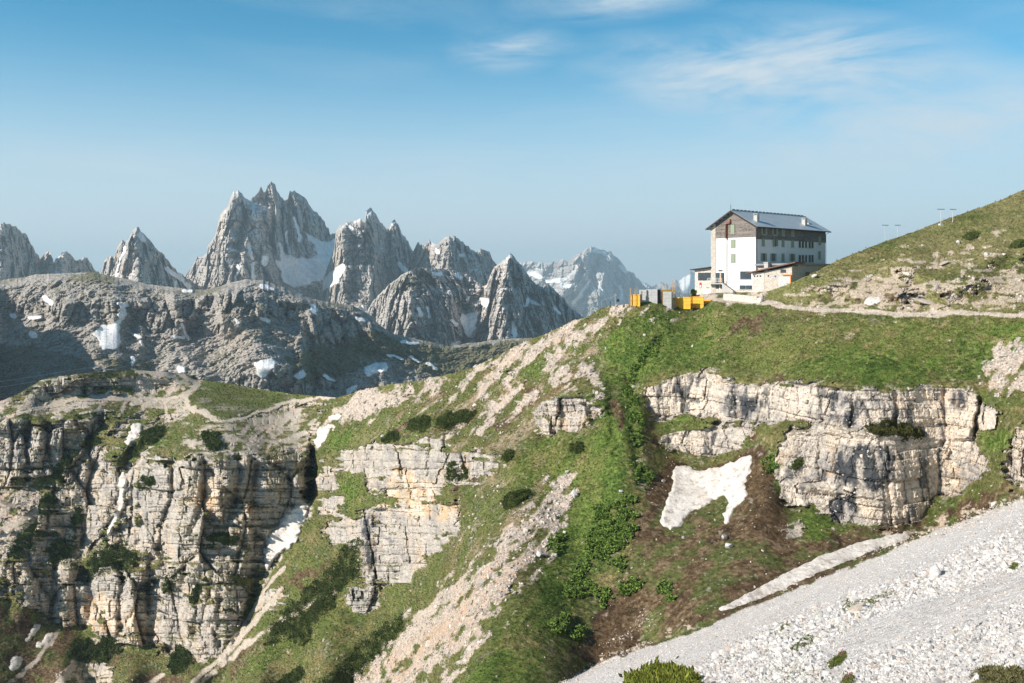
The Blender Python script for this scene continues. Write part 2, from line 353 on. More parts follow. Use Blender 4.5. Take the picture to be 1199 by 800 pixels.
M['scree'] = np.maximum.reduce([area([[(663,540),(674,560),(657,605),(642,655),(605,695),(562,745),(535,805),(410,812),(468,740),(520,690),(570,650),(620,600),(648,562)]], 6)*.85,
   area([[(640,432),(690,424),(702,440),(704,462),(680,464),(650,455)]], 3)*.9,
   area([[(362,492),(400,464),(460,450),(540,436),(600,408),(680,372),(738,356),(738,372),(700,388),(640,425),(560,470),(500,505),(560,520),(610,480),(640,470),(600,455),(640,420),(560,462),(480,480),(400,500)]], 6)*.75,
   area([[(-90,575),(0,570),(52,563),(56,583),(35,622),(0,655),(-90,680)]], 3)*.8, area([[(1150,447),(1170,408),(1200,400),(1290,410),(1290,455),(1190,457),(1163,472)]], 4)*.85,
   area([[(165,498),(230,508),(300,492),(350,478),(365,500),(350,528),(300,533),(240,536),(280,512),(200,530)]], 5)*.6, area([[(-90,500),(0,472),(40,468),(120,462),(160,470),(150,485),(110,482),(0,494),(-90,510)]], 3)*.7,
   area([[(135,440),(230,440),(236,450),(212,462),(228,485),(200,488),(150,470)]], 4)*.6, area([[(800,352),(812,345),(885,342),(903,346),(888,358),(850,357),(835,354)]], 1),
   area([[(735,358),(760,360),(790,362),(800,368),(770,372),(735,366)]], 3)*.5, area([[(560,760),(590,720),(610,690),(590,740)]], 5)*.5])
M['shelf'] = area([[(-90,500),(0,472),(46,462),(120,460),(160,470),(150,485),(112,483),(60,490),(0,495),(-90,512)], [(160,498),(300,490),(362,478),(362,520),(300,531),(200,533),(165,522)], [(135,440),(230,440),(236,450),(212,462),(228,485),(200,488),(150,470)]], 3)
M['dry'] = area([[(870,350),(930,322),(1010,290),(1290,170),(1290,366),(1000,362)]], 6)
M['earth'] = np.maximum(area([[(420,520),(560,430),(690,368),(715,372),(700,430),(645,470),(610,520),(545,525),(470,515)]], 8), area([[(560,560),(640,560),(660,600),(600,690),(540,720),(520,700)]], 8)*.6)
M['path'] = np.maximum.reduce([np.clip(line_mask([(p[0], p[1]) for p in PATH], 3.6)*2, 0, 1), np.clip(line_mask([(160,434),(215,438),(232,449),(228,456),(213,462),(222,476),(252,491)], 4.5)*2, 0, 1), np.clip(line_mask([(256,494),(285,490),(335,472),(395,463)], 2.5)*2, 0, 1), np.clip(line_mask([(218,462),(190,470),(198,490)], 2.2)*2, 0, 1), np.clip(line_mask([(20,482),(70,472),(125,464),(165,470)], 3)*2, 0, 1),
   np.clip(line_mask([(235,800),(300,745),(395,690)], 5)*2, 0, 1)*.6, np.clip(line_mask([(332,665),(310,690),(295,720),(262,768)], 4)*2, 0, 1)*.8, np.clip(line_mask([(330,690),(290,740),(255,775)], 5)*2, 0, 1)*.8, np.clip(line_mask([(112,752),(88,775),(62,810)], 6)*2, 0, 1)*.8, np.clip(line_mask([(70,738),(40,775),(10,800)], 4)*2, 0, 1)*.6, np.clip(line_mask([(190,790),(160,812)], 5)*2, 0, 1)*.7, np.clip(line_mask([(310,700),(262,765),(225,800)], 4)*2, 0, 1)*.8, np.clip(line_mask([(440,800),(500,740),(560,700)], 6)*1.5, 0, 1)*.5, np.clip(line_mask([(0,628),(50,590)], 5)*2, 0, 1)*.7])
M['rubble'] = np.maximum.reduce([area([[(905,357),(960,334),(1010,322),(1065,312),(1085,330),(1130,322),(1290,300),(1290,365),(1000,364),(950,360)]], 6)*.75, area([[(1000,300),(1080,290),(1200,270),(1200,300),(1060,320)]], 8)*.35, area([[(660,790),(760,745),(850,715),(840,725),(700,782)]], 4)*.5, area([[(1000,640),(1199,575),(1199,586),(1060,634)]], 2)*.6])
M['stain'] = np.maximum.reduce([area([[(965,455),(1000,458),(1010,505),(975,500)], [(840,465),(900,465),(890,488),(845,490)], [(960,530),(1000,520),(1045,525),(1048,560),(1030,578),(1000,575),(980,560),(950,565)], [(980,580),(1005,585),(1005,612),(970,605)], [(780,455),(800,450),(802,470),(785,470)], [(1110,455),(1140,460),(1135,480),(1112,482)], [(425,605),(442,600),(438,670),(428,665)]], 4), area([[(800,440),(840,438),(838,448),(800,450)], [(995,465),(1040,462),(1040,480),(1000,490)]], 3)*.6])
M['orange'] = np.maximum.reduce([area([[(765,462),(800,460),(815,455),(825,475),(795,487),(768,487)], [(1045,460),(1110,456),(1140,485),(1130,505),(1060,505)], [(1045,525),(1110,520),(1150,540),(1120,578),(1085,580),(1070,610),(1010,610),(1005,590),(1050,575)], [(430,585),(520,560),(535,610),(480,600)], [(95,700),(130,700),(140,750),(100,735)], [(150,720),(185,700),(180,755),(150,755)], [(210,590),(250,560),(260,600)], [(275,570),(300,560),(300,620)], [(450,545),(480,550),(490,590),(470,590)]], 5), area([[(530,690),(640,600),(660,560),(640,650),(560,740),(520,790)]], 6)*.5, area([[(430,790),(520,720),(540,730),(470,800)]], 5)*.9])

# ---- the grid itself
dx = 1.1
cols = np.arange(-88, 1288, dx); nc = len(cols); nr = 500
sky = np.interp(cols, *zip(*SKY_N)) + .9*fbm(cols/7., cols*0, cols*0, 4, 5)*np.where((cols > 738) & (cols < 925), .2, 1)
t = np.linspace(0, 1, nr)
PX = np.tile(cols, (nr, 1)); PY = sky[None, :]+(898-sky[None, :])*t[:, None]
def base_L(px, py): return bspl(L4, px, py, MX0, MY0, 4)
LB = base_L(PX, PY)
gx_ = fbm(PX/10, PY/10, PX*0, 3, 141)*3.5
LB = LB+np.log1p((samp(gul, PX+gx_, PY+gx_*.5)-samp(rib, PX+gx_, PY))/np.exp(LB))
P = ray(PX, PY, np.exp(LB)); X, Y, Z = P[..., 0], P[..., 1], P[..., 2]
# look-up positions pushed about by ground noise so no border is straight
wx = fbm(X/5, Y/5, Z/5, 4, 11)*4.5+fbm(PX/9, PY/9, PX*0, 2, 51)*2; wy = fbm(X/5, Y/5, Z/5, 4, 21)*4.5
pn = fbm(PX/26, PY/26, PX*0, 3, 131); pn2 = fbm(PX/8, PY/8, PX*0+4, 4, 132); run = fbm((PX*-.7+PY*.71+pn2*6)/38, (PX*.71+PY*.7+pn*8)/7, PX*0, 4, 133); strat = fbm(PX/20, PY/3.2, PX*0, 4, 134)
def cov(k, r, soft, *ns):
    """surveyed area with a border frayed by noise at several scales"""
    v = samp(blur(M[k], r), PX+wx, PY+wy)
    for n_, a_ in ns: v = v+n_*a_*np.clip(v*8, 0, 1)
    return sstep(.5-soft, .5+soft, v)
rock = np.maximum(cov('rock', 5, .12, (strat, .65), (pn2, .6), (pn, .35)), sstep(.42, .6, samp(blur(M['right'], 2), PX+wx*.6, PY+wy*.6)+strat*.15+pn2*.1)); left = cov('left', 6, .3, (pn, .3)); lush = cov('lush', 6, .45, (pn, .35), (run, .45), (pn2, .3)); brown = cov('brown', 7, .3, (pn, .3), (run, .3), (pn2, .4))
scree = cov('scree', 6, .35, (run, .9), (pn2, .6), (pn, .3)); path = cov('path', 0, .3, (pn2, .3)); rubble = cov('rubble', 5, .3, (strat, .8), (pn2, .7)); stain = cov('stain', 4, .3, (pn2, .5), (pn, .3)); orange = cov('orange', 5, .4, (pn2, .3))
talus = samp(blur(SCREE_M, 3), PX+wx*1.1+pn2*5, PY+wy*1.1+run*5)
n_big = fbm(X/14, Y/14, Z/14, 4, 31); n_mid = fbm(X/3, Y/3, Z/3, 4, 41); n_fine = fbm(X/.8, Y/.8, Z/.8, 3, 61)
shelf = cov('shelf', 4, .3, (pn2, .3))
rockL = left*sstep(-.1, .15, strat*.5+n_mid*.4+n_big*.5-.02)*(1-lush)*(1-path)
rk = np.clip(np.maximum(rock, rockL*.9), 0, 1)*(1-path)
# broken ledges in the open slopes
ledge = sstep(.16, .3, n_mid*.6+fbm(X/7, Y/7, Z/1.6, 4, 71)*.7)*np.clip(rubble*1.2+scree*.5, 0, 1)*(1-talus)
rk2 = np.clip(np.maximum(rk, ledge*.6), 0, 1)

# ---- relief of the rock: jointed columns, beds, blocks (metres, + = towards the viewer)
D = np.zeros_like(X)
m = rk2 > .02
x, y, z = X[m], Y[m], Z[m]; sc = np.clip(Y[m]/300, .55, 1.15)
wxx = fbm(x/6, y/6, z/9, 3, 81)*.9; wzz = fbm(x/25, y/25, z/12, 3, 91)*.9
xs, ys, zs = (x+wxx)/sc, (y+wxx*.6)/sc, (z+wzz)/sc
lf = samp(M['left'], PX, PY)[m]; rgt = samp(blur(M['right'], 3), PX, PY)[m]
f1, f2, rid = worley(xs/12, ys/12, (zs+wzz*2)/24, 3); d = ((rid-.5)*6.0-2.4*np.exp(-((f2-f1)/.08)**2))*mix(.5, 1, lf)*(1-.85*rgt)*rock[m]
def blocks(wa, hb, amp, crack, sd):
    """jointed bedded blocks: two near-vertical joint sets and bedding, each block stepped in or out"""
    be = zs/hb+fbm(x/30, y/30, z/30, 2, sd)*.22; bi = np.floor(be).astype(np.int64); bf = be-bi
    off = TAB[_h(bi, bi*0, bi*0, sd)]
    o = 0
    ed = np.minimum(bf, 1-bf)*hb
    ids = bi
    for q, th in enumerate((.35, 1.5)):
        a_ = (xs*math.cos(th)+ys*math.sin(th))/wa+off*(3+q)+.18*fbm(x/3/wa, y/3/wa, z/3/wa, 2, sd+q+1)
        # unequal widths
        a_ = a_+.33*np.sin(a_*2.1+off*6)
        ai = np.floor(a_).astype(np.int64); af = a_-ai; ed = np.minimum(ed, np.minimum(af, 1-af)*wa); ids = ids*131+ai
    rr = TAB[_h(ids, bi, bi*0, sd+5)]
    bb = TAB[_h(bi, bi*0+3, bi*0, sd+6)]
    return amp*((rr-.5)*.75+(bb-.5)*.6)-crack*np.exp(-(ed/(.07*hb+.03*wa))**2)
big_ = fbm(x/34, y/34, z/26, 3, 171)*7*lf+fbm(x/14, y/14, z/9, 3, 172)*3.5*mix(.5, 1, lf)
DD = (big_*(1-.8*rgt)+d+(blocks(7.5, 6.0, 4.2, .9, 500)+blocks(2.8, 2.3, 1.8, .6, 520)+blocks(.95, .75, .6, .25, 540))*mix(1, .5, rgt)+fbm(x/4, y/4, z/4, 3, 16)*.7*(1-.6*rgt)+fbm(x/.9, y/.9, z/.9, 3, 16)*.22)*sc
crk = np.zeros_like(X); crk[m] = DD
D[m] = DD*np.clip(rk2[m], 0, 1)*(1-.65*shelf[m])*(1-.72*samp(M['small'], PX, PY)[m])
soft = (1-rk2)*(1-talus)*(1-path)
D += soft*(n_big*.8+n_mid*.38+n_fine*.16+fbm(X/.35, Y/.35, Z/.35, 2, 17)*.06)*np.clip(Y/170, .6, 1.3)*mix(1, .6, brown)
D += soft*lush*.16*np.sin((Z*1.1+n_mid*1.5+X*.05)*6.28/1.0)*sstep(-.3, .3, n_big)
D += soft*scree*ridged(X/1.5, Y/1.5, Z/1.5, 3, 18)*.25
D += talus*(fbm(X/6, Y/6, Z/6, 3, 19)*.25+fbm(X/.9, Y/.9, Z/.9, 4, 20)*.10*(1+.0*Y))*np.clip(Y/60, .4, 1)
D += (ledge*(1-rk))*1.0*ridged(X/2, Y/2, Z/.8, 3, 22)
D *= sstep(0, .018, t)[:, None]*.85+.15
yard = samp(area([[(745,358),(800,350),(812,344),(903,340),(930,335),(920,350),(888,358),(850,357)]], 3), PX, PY); D *= 1-.9*yard
LF = LB+np.log1p(np.clip(-D/np.exp(LB), -.2, .2))
NEAR_D = D
P = ray(PX, PY, np.exp(LF)); X, Y, Z = P[..., 0], P[..., 1], P[..., 2]
du = np.gradient(P, axis=1); dv = np.gradient(P, axis=0); N = np.cross(dv, du); N /= np.linalg.norm(N, axis=-1, keepdims=True)+1e-9
N *= np.sign(N[..., 1:2]*-1+1e-9)*0+1
flip = (N*P).sum(-1) > 0; N[flip] *= -1
nz = N[..., 2]

# ---- cover colours (base reflectance of what grows or lies there)
def C3(a): return np.asarray(a, np.float32)
def over(c, col, w):
    w = np.clip(w, 0, 1)[..., None]; return c*(1-w)+C3(col)*w
v1 = fbm(X/2.2, Y/2.2, Z/2.2, 4, 101); v2 = fbm(X/.6, Y/.6, Z/.6, 3, 102); v3 = fbm(X/22, Y/22, Z/22, 3, 103); v4 = fbm(X/6, Y/6, Z/6, 4, 104)
c = np.zeros(X.shape+(3,), np.float32)+C3((.118,.118,.042))
c = over(c, (.22,.175,.085), sstep(-.05, .5, v4+v2*.6)*.7)
c = over(c, (.062,.085,.022), sstep(.05, .4, v1-.3*v4)*.7)
c = over(c, (.30,.265,.21), sstep(.28, .5, v1*.7+v2*.7)*.6)
g = over(np.zeros_like(c)+C3((.100,.150,.032)), (.145,.18,.045), sstep(0, .45, v1+v2*.5))
g = over(g, (.055,.095,.02), sstep(.0, .35, v4-v2*.6+run*.3)*.85)
g = over(g, (.135,.14,.045), sstep(.0, .4, run*.6+v3*.6+v2*.3)*.7)
g = over(g, (.15,.16,.05), sstep(-.05, .35, v3+run*.35)*.7)
g = over(g, (.22,.18,.085), sstep(.22, .55, v3*.5+v1*.8+v2*.35)*.65)
c = over(c, (.13,.15,.045), sstep(.0, .35, v3*.8-v1*.3)*.6)
c = over(c, (.075,.105,.026), sstep(.05, .3, fbm(X/9, Y/9, Z/.7, 3, 143))*.6)
c = c*(1-lush[..., None])+g*lush[..., None]
bw = over(np.zeros_like(c)+C3((.100,.066,.037)), (.165,.12,.072), sstep(-.1, .4, v2+v4*.6))
bw = over(bw, (.05,.032,.02), sstep(.05, .4, v1+run*.3)*.8); bw = over(bw, (.085,.11,.03), sstep(.08, .4, v4+v1*.5+run*.3)*.75); bw = over(bw, (.33,.29,.24), sstep(.45, .6, v1*.6+v2*.7)*.5)
dr = samp(M['dry'], PX, PY); c = over(c, (.22,.195,.09), dr*sstep(-.5, .3, v4+v3*.6)*.75); c = over(c, (.13,.14,.045), dr*sstep(.05, .4, v1)*.5)
ea = samp(M['earth'], PX+wx, PY+wy); c = over(c, (.36,.275,.20), ea*sstep(-.02, .26, run*.55+v1*.35+v4*.25)*.85); c = over(c, (.17,.095,.06), ea*sstep(.12, .4, -run*.5+v4*.5)*.55)
v5 = fbm(X/.3, Y/.3, Z/.3, 2, 142); c *= np.clip(1+.6*v5+.3*v2, .35, 1.9)[..., None]
md = samp(blur(fill(MEADOW), 2), PX+wx*.4, PY+wy*.2); c = over(c, (.115,.125,.042), md*.7); c = over(c, (.34,.31,.25), md*sstep(.18, .42, strat+v2*.3)*.65); c = over(c, (.085,.10,.03), md*sstep(.1, .4, fbm(PX/14, PY/2.2, PX*0+3, 3, 140))*.7)
wb = sstep(.2, .6, brown+v1*.25+v4*.2); bw *= np.clip(1+.7*v5+.3*v2, .4, 1.8)[..., None]; c = c*(1-wb[..., None])+bw*wb[..., None]
sc_c = over(np.zeros_like(c)+C3((.52,.43,.36)), (.52,.36,.255), np.clip(orange*.9+sstep(.1, .5, v4)*.5, 0, 1)); sc_c = over(sc_c, (.33,.29,.25), sstep(0, .4, v2))
strk = fbm((PX+PY*.9)/5., (PY-PX*.7)/60., PX*0, 3, 105)  # rubble runs lie down the fall line
ws = sstep(.34, .7, scree*.92+v1*.5+v4*.3+v2*.35+run*.35-.14); c = c*(1-ws[..., None])+sc_c*ws[..., None]
c = over(c, (.50,.41,.32), sstep(.35, .8, rubble+v1*.45+v2*.3-.1)*.85)
# rock
q1 = fbm(X/9, Y/9, Z/9, 4, 111); q2 = fbm(X/1.1, Y/1.1, Z/9, 4, 112); q3 = fbm(X/.7, Y/.7, Z/.5, 3, 113); q4 = fbm(X/5, Y/5, Z/1.2, 3, 114)
r = np.zeros_like(c)+C3((.465,.418,.37)); r = over(r, (.57,.475,.38), sstep(-.1, .4, q1+q4*.5)*.7)
r = over(r, (.27,.255,.25), sstep(.0, .45, q4-q1*.6)*.7); r = over(r, (.175,.175,.18), sstep(.12, .45, q2+q1*.3)*.55)
r = over(r, (.62,.43,.26), np.clip(orange*1.2, 0, 1)*sstep(-.5, .15, q4+q1)*.85)
r = over(r, (.68,.60,.52), orange*sstep(-.15, .3, q1-q4*.5+q2*.3)*.75)
r = over(r, (.034,.040,.050), np.clip(stain*1.6, 0, 1)*sstep(-.3, .05, q2+q1*.3)*.92)
r = over(r, (.48,.33,.20), sstep(.3, .55, fbm(X/3, Y/3, Z/5, 3, 115))*.5)
rgtm = samp(blur(M['right'], 3), PX, PY); r = over(r, (.64,.555,.465), rgtm*(1-stain)*sstep(-.6, .05, q1+q4*.6)*.85)
r = over(r, (.06,.066,.076), rgtm*sstep(.12, .34, q2+.3*q1)*.8)
r *= (1+.25*q3[..., None])
top = sstep(.52, .78, nz+v1*.25)*sstep(-.2, .25, v4+.15)*(1-.75*rgtm)
r = over(r, (.10,.105,.032), top*.8*(1-stain*.5))
r = over(r, (.43,.375,.31), sstep(.5, .8, nz)*(1-top)*.4*(1-stain))
r = over(r, (.47,.41,.345), shelf*sstep(-.5, .1, q4+v1*.5)*.75)
wr = sstep(.3, .6, rk+v2*.12); c = c*(1-wr[..., None])+r*wr[..., None]
tl = over(np.zeros_like(c)+C3((.62,.595,.58)), (.63,.565,.53), sstep(0, .5, fbm(X/9, Y/9, Z/9, 3, 121))); tl = over(tl, (.36,.34,.33), sstep(.12, .45, fbm(X/.5, Y/.5, Z/.5, 3, 122))*.7)
edge = samp(line_mask(SCREE_EDGE, 34), PX, PY); tl = over(tl, (.66,.605,.57), sstep(0, .6, edge)*.8)
runn = fbm((PX*-.88+PY*.47)/70, (PX*.47+PY*.88)/9, PX*0, 3, 151); tl = over(tl, (.56,.525,.505), sstep(.05, .4, runn)*.6); tl = over(tl, (.70,.67,.65), sstep(.05, .4, -runn)*.5)
tg = area([[(925,762),(950,742),(953,750),(928,765)], [(1180,668),(1196,656),(1196,664)], [(960,780),(990,765),(985,775)], [(890,800),(910,780),(930,778),(1000,800)], [(838,775),(870,760),(860,772)]], 2)
w_tg = samp(tg, PX+wx*.8, PY+wy*.8); tl = over(tl, (.12,.15,.035), sstep(.35, .7, w_tg+v2*.3))
tm_ = sstep(.4, .6, talus); c = c*(1-tm_[..., None])+tl*tm_[..., None]
pc = over(np.zeros_like(c)+C3((.50,.43,.36)), (.40,.335,.27), sstep(-.1, .4, v2)); wp = sstep(.3, .7, path+v2*.15); c = c*(1-wp[..., None])+pc*wp[..., None]
c = np.clip(c, .008, .8)
COVER_IMG = None

def at_near(A, px, py):
    col = np.clip(np.rint((np.asarray(px)-cols[0])/dx), 0, nc-1).astype(int); sk = sky[col]
    row = np.clip(np.rint(np.clip((np.asarray(py)-sk)/(898-sk), 0, 1)*(nr-1)), 0, nr-1).astype(int)
    return A[row, col]

# ---- far side of the crests: the ground goes on and falls away behind
backs = [2.5, 7, 16, 32, 60, 110]; dropk = np.interp(cols, [-90,0,100,300,420,700,740,760,905,930,985,1040,1290], [.7,.7,.5,.4,.6,.7,.3,.02,.02,.07,.12,.3,.45])
crest = P[0]; dirh = crest[:, :2]/np.linalg.norm(crest[:, :2], axis=1, keepdims=True); rows = []
for b in reversed(backs):
    q = crest.copy(); q[:, :2] += dirh*b; q[:, 2] -= dropk*b*(1+.006*b)-.25*fbm(q[:, 0]/4, q[:, 1]/4, q[:, 2]*0, 3, 9)*min(1, b/8); rows.append(q)
allP = np.concatenate([np.stack(rows), P], 0); allC = np.concatenate([np.repeat(c[:1], len(backs), 0), c], 0)
# the ground runs on below and beside the view
lastr = allP[-1]; tk = at_near(talus, cols, np.full(nc, 890.))[:, None]; ext = []
for fct in (.06, .16, .32, .55, .8):
    b_ = lastr[:, 1:2]*fct; q = lastr.copy(); q[:, 1:2] -= b_; q[:, 2:3] += np.where(tk > .5, .395*b_, -.62*b_*(1-.4*fct)); ext.append(q)
allP = np.concatenate([allP, np.stack(ext)], 0); allC = np.concatenate([allC, np.repeat(allC[-1:], 5, 0)], 0)
sl_ = np.clip(np.interp(np.arange(len(allP))/len(allP), [0, .3, .6, 1], [.38, .15, .3, .39]), 0, 1)[:, None]
def smooth_col(a, k):
    p = np.pad(a, ((k, k), (0, 0)), mode='edge'); cs_ = np.concatenate([np.zeros((1, a.shape[1])), np.cumsum(p, 0)]); return (cs_[2*k+1:]-cs_[:-2*k-1])/(2*k+1)
def beside(a, ca, steps, fx, fy, fz):
    sm_, cm_ = smooth_col(a, 14), smooth_col(ca, 30); P_, C_ = [], []
    for b_ in steps:
        k_ = min(1., abs(b_)/10); q = a*(1-k_)+sm_*k_; q = q+np.concatenate([fx*b_+0*fz, fy*b_+0*fz, fz*abs(b_)], 1)
        q[:, 2] += (.5*fbm(q[:, 0]/5, q[:, 1]/5, q[:, 2]*0, 4, 161)+.9*fbm(q[:, 0]/16, q[:, 1]/16, q[:, 2]*0, 3, 162))*k_
        f_ = fbm(q[:, 0]/3, q[:, 1]/3, q[:, 2]/3, 4, 163)[:, None]; P_.append(q[:, None]); C_.append((np.clip((ca*(1-k_)+cm_*k_)*(1+.7*f_*k_), .01, .75))[:, None])
    return P_, C_
RP, RC = beside(allP[:, -1], allC[:, -1], np.concatenate([np.arange(.6, 24, .8), np.geomspace(25, 130, 12)]), 1, .05, sl_)
LP, LC = beside(allP[:, 0], allC[:, 0], np.concatenate([np.arange(1, 30, 1.5), np.geomspace(32, 220, 10)])[::-1], -1, .25, -.12+0*sl_)
allP = np.concatenate(LP+[allP]+RP, 1); allC = np.concatenate(LC+[allC]+RC, 1)
MAT_NEAR = mat_terrain('alpine_ground', 2.2, .16, 7.0, .07, .38, .9)
near = mesh_np('mountainside', allP.reshape(-1, 3), grid_faces(allP.shape[0], allP.shape[1]), MAT_NEAR, False, allC.reshape(-1, 3))
tag(near, kind='structure')
def ground(px, py, lift=0.0):
    """surveyed ground point (with relief) under a photo ray"""
    px = np.asarray(px, float); py = np.asarray(py, float)
    col = np.clip((px-cols[0])/dx, 0, nc-1.001); i = col.astype(int); fx = col-i
    sk = sky[i]*(1-fx)+sky[i+1]*fx
    row = np.clip((py-sk)/(898-sk), 0, 1)*(nr-1); j = np.clip(row.astype(int), 0, nr-2); fy = row-j
    l = (LF[j, i]*(1-fx)+LF[j, i+1]*fx)*(1-fy)+(LF[j+1, i]*(1-fx)+LF[j+1, i+1]*fx)*fy
    return ray(px, py, np.exp(l))

# ================================================================== FAR RIDGES AND PEAKS
def far_layer(name, skypts, Y0, ybot, nrow, tanf, relief, cover, mat, step=1.0, jit=.6, back=1.0, sm=2, snow=None):
    a = np.array(skypts, float); cols = np.arange(a[0, 0], a[-1, 0]+.01, step); n = len(cols)
    sky = np.interp(cols, a[:, 0], a[:, 1]); snow = getattr(cover, 'snow', snow)
    h = zlib_seed(name)
    rs_ = np.random.default_rng(h); spk = np.zeros(n)
    for q_ in range(int((a[-1, 0]-a[0, 0])/2.6)):   # pinnacles and notches along the crest
        x_ = rs_.uniform(a[0, 0], a[-1, 0]); w_ = rs_.uniform(1.0, 3.2); hh = rs_.uniform(.6, 3.4)*(1 if rs_.random() < .65 else -.8); spk += hh*np.clip(1-np.abs(cols-x_)/w_, 0, 1)
    sky = sky-jit*(np.clip(spk, -3, 4.5)-.6)
    yb = np.interp(cols, *zip(*ybot)) if isinstance(ybot, list) else np.full(n, float(ybot))
    yb = np.maximum(yb, sky+6)
    t = np.linspace(0, 1, nrow)**1.0
    PX = np.tile(cols, (nrow, 1)); PY = sky[None]+(yb-sky)[None]*t[:, None]
    s = (PY-HY)/F
    Ys = np.interp(cols, *zip(*Y0)) if isinstance(Y0, list) else np.full(n, float(Y0))
    # ground falling towards the viewer from the crest
    T = tanf(PX, PY)
    ds = np.diff(s, axis=0); Tm = .5*(T[1:]+T[:-1])+.5*(s[1:]+s[:-1])
    L = np.zeros_like(s); L[0] = np.log(Ys); L[1:] = np.log(Ys)[None]-np.cumsum(ds/np.maximum(Tm, .1), axis=0)
    if sm:
        k = np.exp(-.5*(np.arange(-3*sm, 3*sm+1)/sm)**2); k /= k.sum()
        pad = np.pad(L, ((0, 0), (3*sm, 3*sm)), mode='edge'); L = np.apply_along_axis(lambda v: np.convolve(v, k, 'valid'), 1, pad)
    P = ray(PX, PY, np.exp(L))
    D = relief(PX, PY, P)*(.12+.88*sstep(0, .05, t))[:, None]
    if snow is not None:
        sn_ = np.clip(blur(snow(PX, PY).astype(np.float32), 1)*1.3, 0, 1); Db = blur(D.astype(np.float32), 7); D = D*(1-sn_)+(Db+.004*np.exp(L))*sn_
    L = L+np.log1p(np.clip(-D/np.exp(L), -.4, .4))
    P = ray(PX, PY, np.exp(L))
    du = np.gradient(P, axis=1); dv = np.gradient(P, axis=0); N = np.cross(dv, du); N /= np.linalg.norm(N, axis=-1, keepdims=True)+1e-9
    N[(N*P).sum(-1) > 0] *= -1
    c = np.clip(cover(PX, PY, P, N, D), .01, .85)
    rows = []; cr = P[0]; dh = cr[:, :2]/np.linalg.norm(cr[:, :2], axis=1, keepdims=True); sc = np.exp(L[0]).mean()*.01
    for b in (12, 6, 3, 1.2, .4):
        q = cr.copy(); q[:, :2] += dh*b*sc; q[:, 2] -= back*b*sc*(1+.3*fbm(q[:, 0]/sc/3, q[:, 1]/sc/3, q[:, 2]*0, 3, 4)); rows.append(q)
    allP = np.concatenate([np.stack(rows), P]); allC = np.concatenate([np.repeat(c[:1], 5, 0), c])
    o = mesh_np(name, allP.reshape(-1, 3), grid_faces(nrow+5, n), mat, False, allC.reshape(-1, 3))
    return tag(o, kind='structure')
def zlib_seed(s): return sum(ord(ch)*(i+3) for i, ch in enumerate(s)) % 997
def ribs(PX, PY, lines):
    """spurs standing out of a face: polyline (x, y, width), height in metres; steeper on their shaded side"""
    o = np.zeros_like(PX)
    for pts, hgt, wl, wr in lines:
        p = np.array(pts, float); xl = np.interp(PY, p[:, 1], p[:, 0]); d = PX-xl
        up = sstep(p[0, 1]-6, p[0, 1]+10, PY)*(1-.85*sstep(p[-1, 1]-10, p[-1, 1]+25, PY))
        f = np.where(d < 0, np.clip(1+d/wl, 0, 1), np.clip(1-d/wr, 0, 1))
        o = np.maximum(o, f*up*hgt)
    return o
def tower_relief(k, amp, seed, lines=(), zst=4.0):
    def f(PX, PY, P):
        x, y, z = P[..., 0]/k, P[..., 1]/k, P[..., 2]/k
        w = fbm(x/40, y/40, z/40, 3, seed)*9
        r1 = ridged((x+w)/75, (y+w)/75, z/75/1.6, 3, seed+1, .5)
        f1, f2, rid = worley((x+w)/24, (y+w)/24, (z+w)/24/1.9, seed+2)
        f3, f4, rid2 = worley((x+w*.5)/8.5, (y+w*.5)/8.5, (z+w*.4)/8.5/1.7, seed+3)
        f5, f6, rid3 = worley((x+w*.3)/3.2, (y+w*.3)/3.2, z/3.2/1.3, seed+5)
        r2 = ridged((x+w)/18, (y+w)/18, z/18/2.2, 3, seed+6, .6)
        bed = z/8+fbm(x/40, y/40, z/40, 2, seed+7)*.5; bi = np.floor(bed).astype(np.int64); bf = bed-bi
        b3 = (TAB[_h(bi, bi*0, bi*0, seed+8)]-.5)*8-3*np.exp(-(np.minimum(bf, 1-bf)/.1)**2)
        return ribs(PX, PY, lines)+amp*k*((r1-.4)*38+(rid-.5)*46-8*np.exp(-((f2-f1)/.1)**2)+(rid2-.5)*22-5*np.exp(-((f4-f3)/.1)**2)+(rid3-.5)*7-2.5*np.exp(-((f6-f5)/.12)**2)+(r2-.4)*12+b3*1.5+fbm(x/2.2, y/2.2, z/2.2, 2, seed+9)*3)
    return f
def snow_fn(polys, lines=(), r=1.2):
    m = area(polys, r) if polys else np.zeros((MH, MW), np.float32)
    for pts, w in lines: m = np.maximum(m, np.clip(line_mask(pts, w)*2, 0, 1))
    def f(PX, PY, a=2.2, sc=6.):
        wx = fbm(PX/sc, PY/sc, PX*0, 4, 201)*a; wy = fbm(PX/sc, PY/sc, PX*0+9, 4, 202)*a
        return sstep(.35, .65, samp(m, PX+wx, PY+wy)+.35*fbm(PX/4, PY/4, PX*0, 3, 203))
    return f
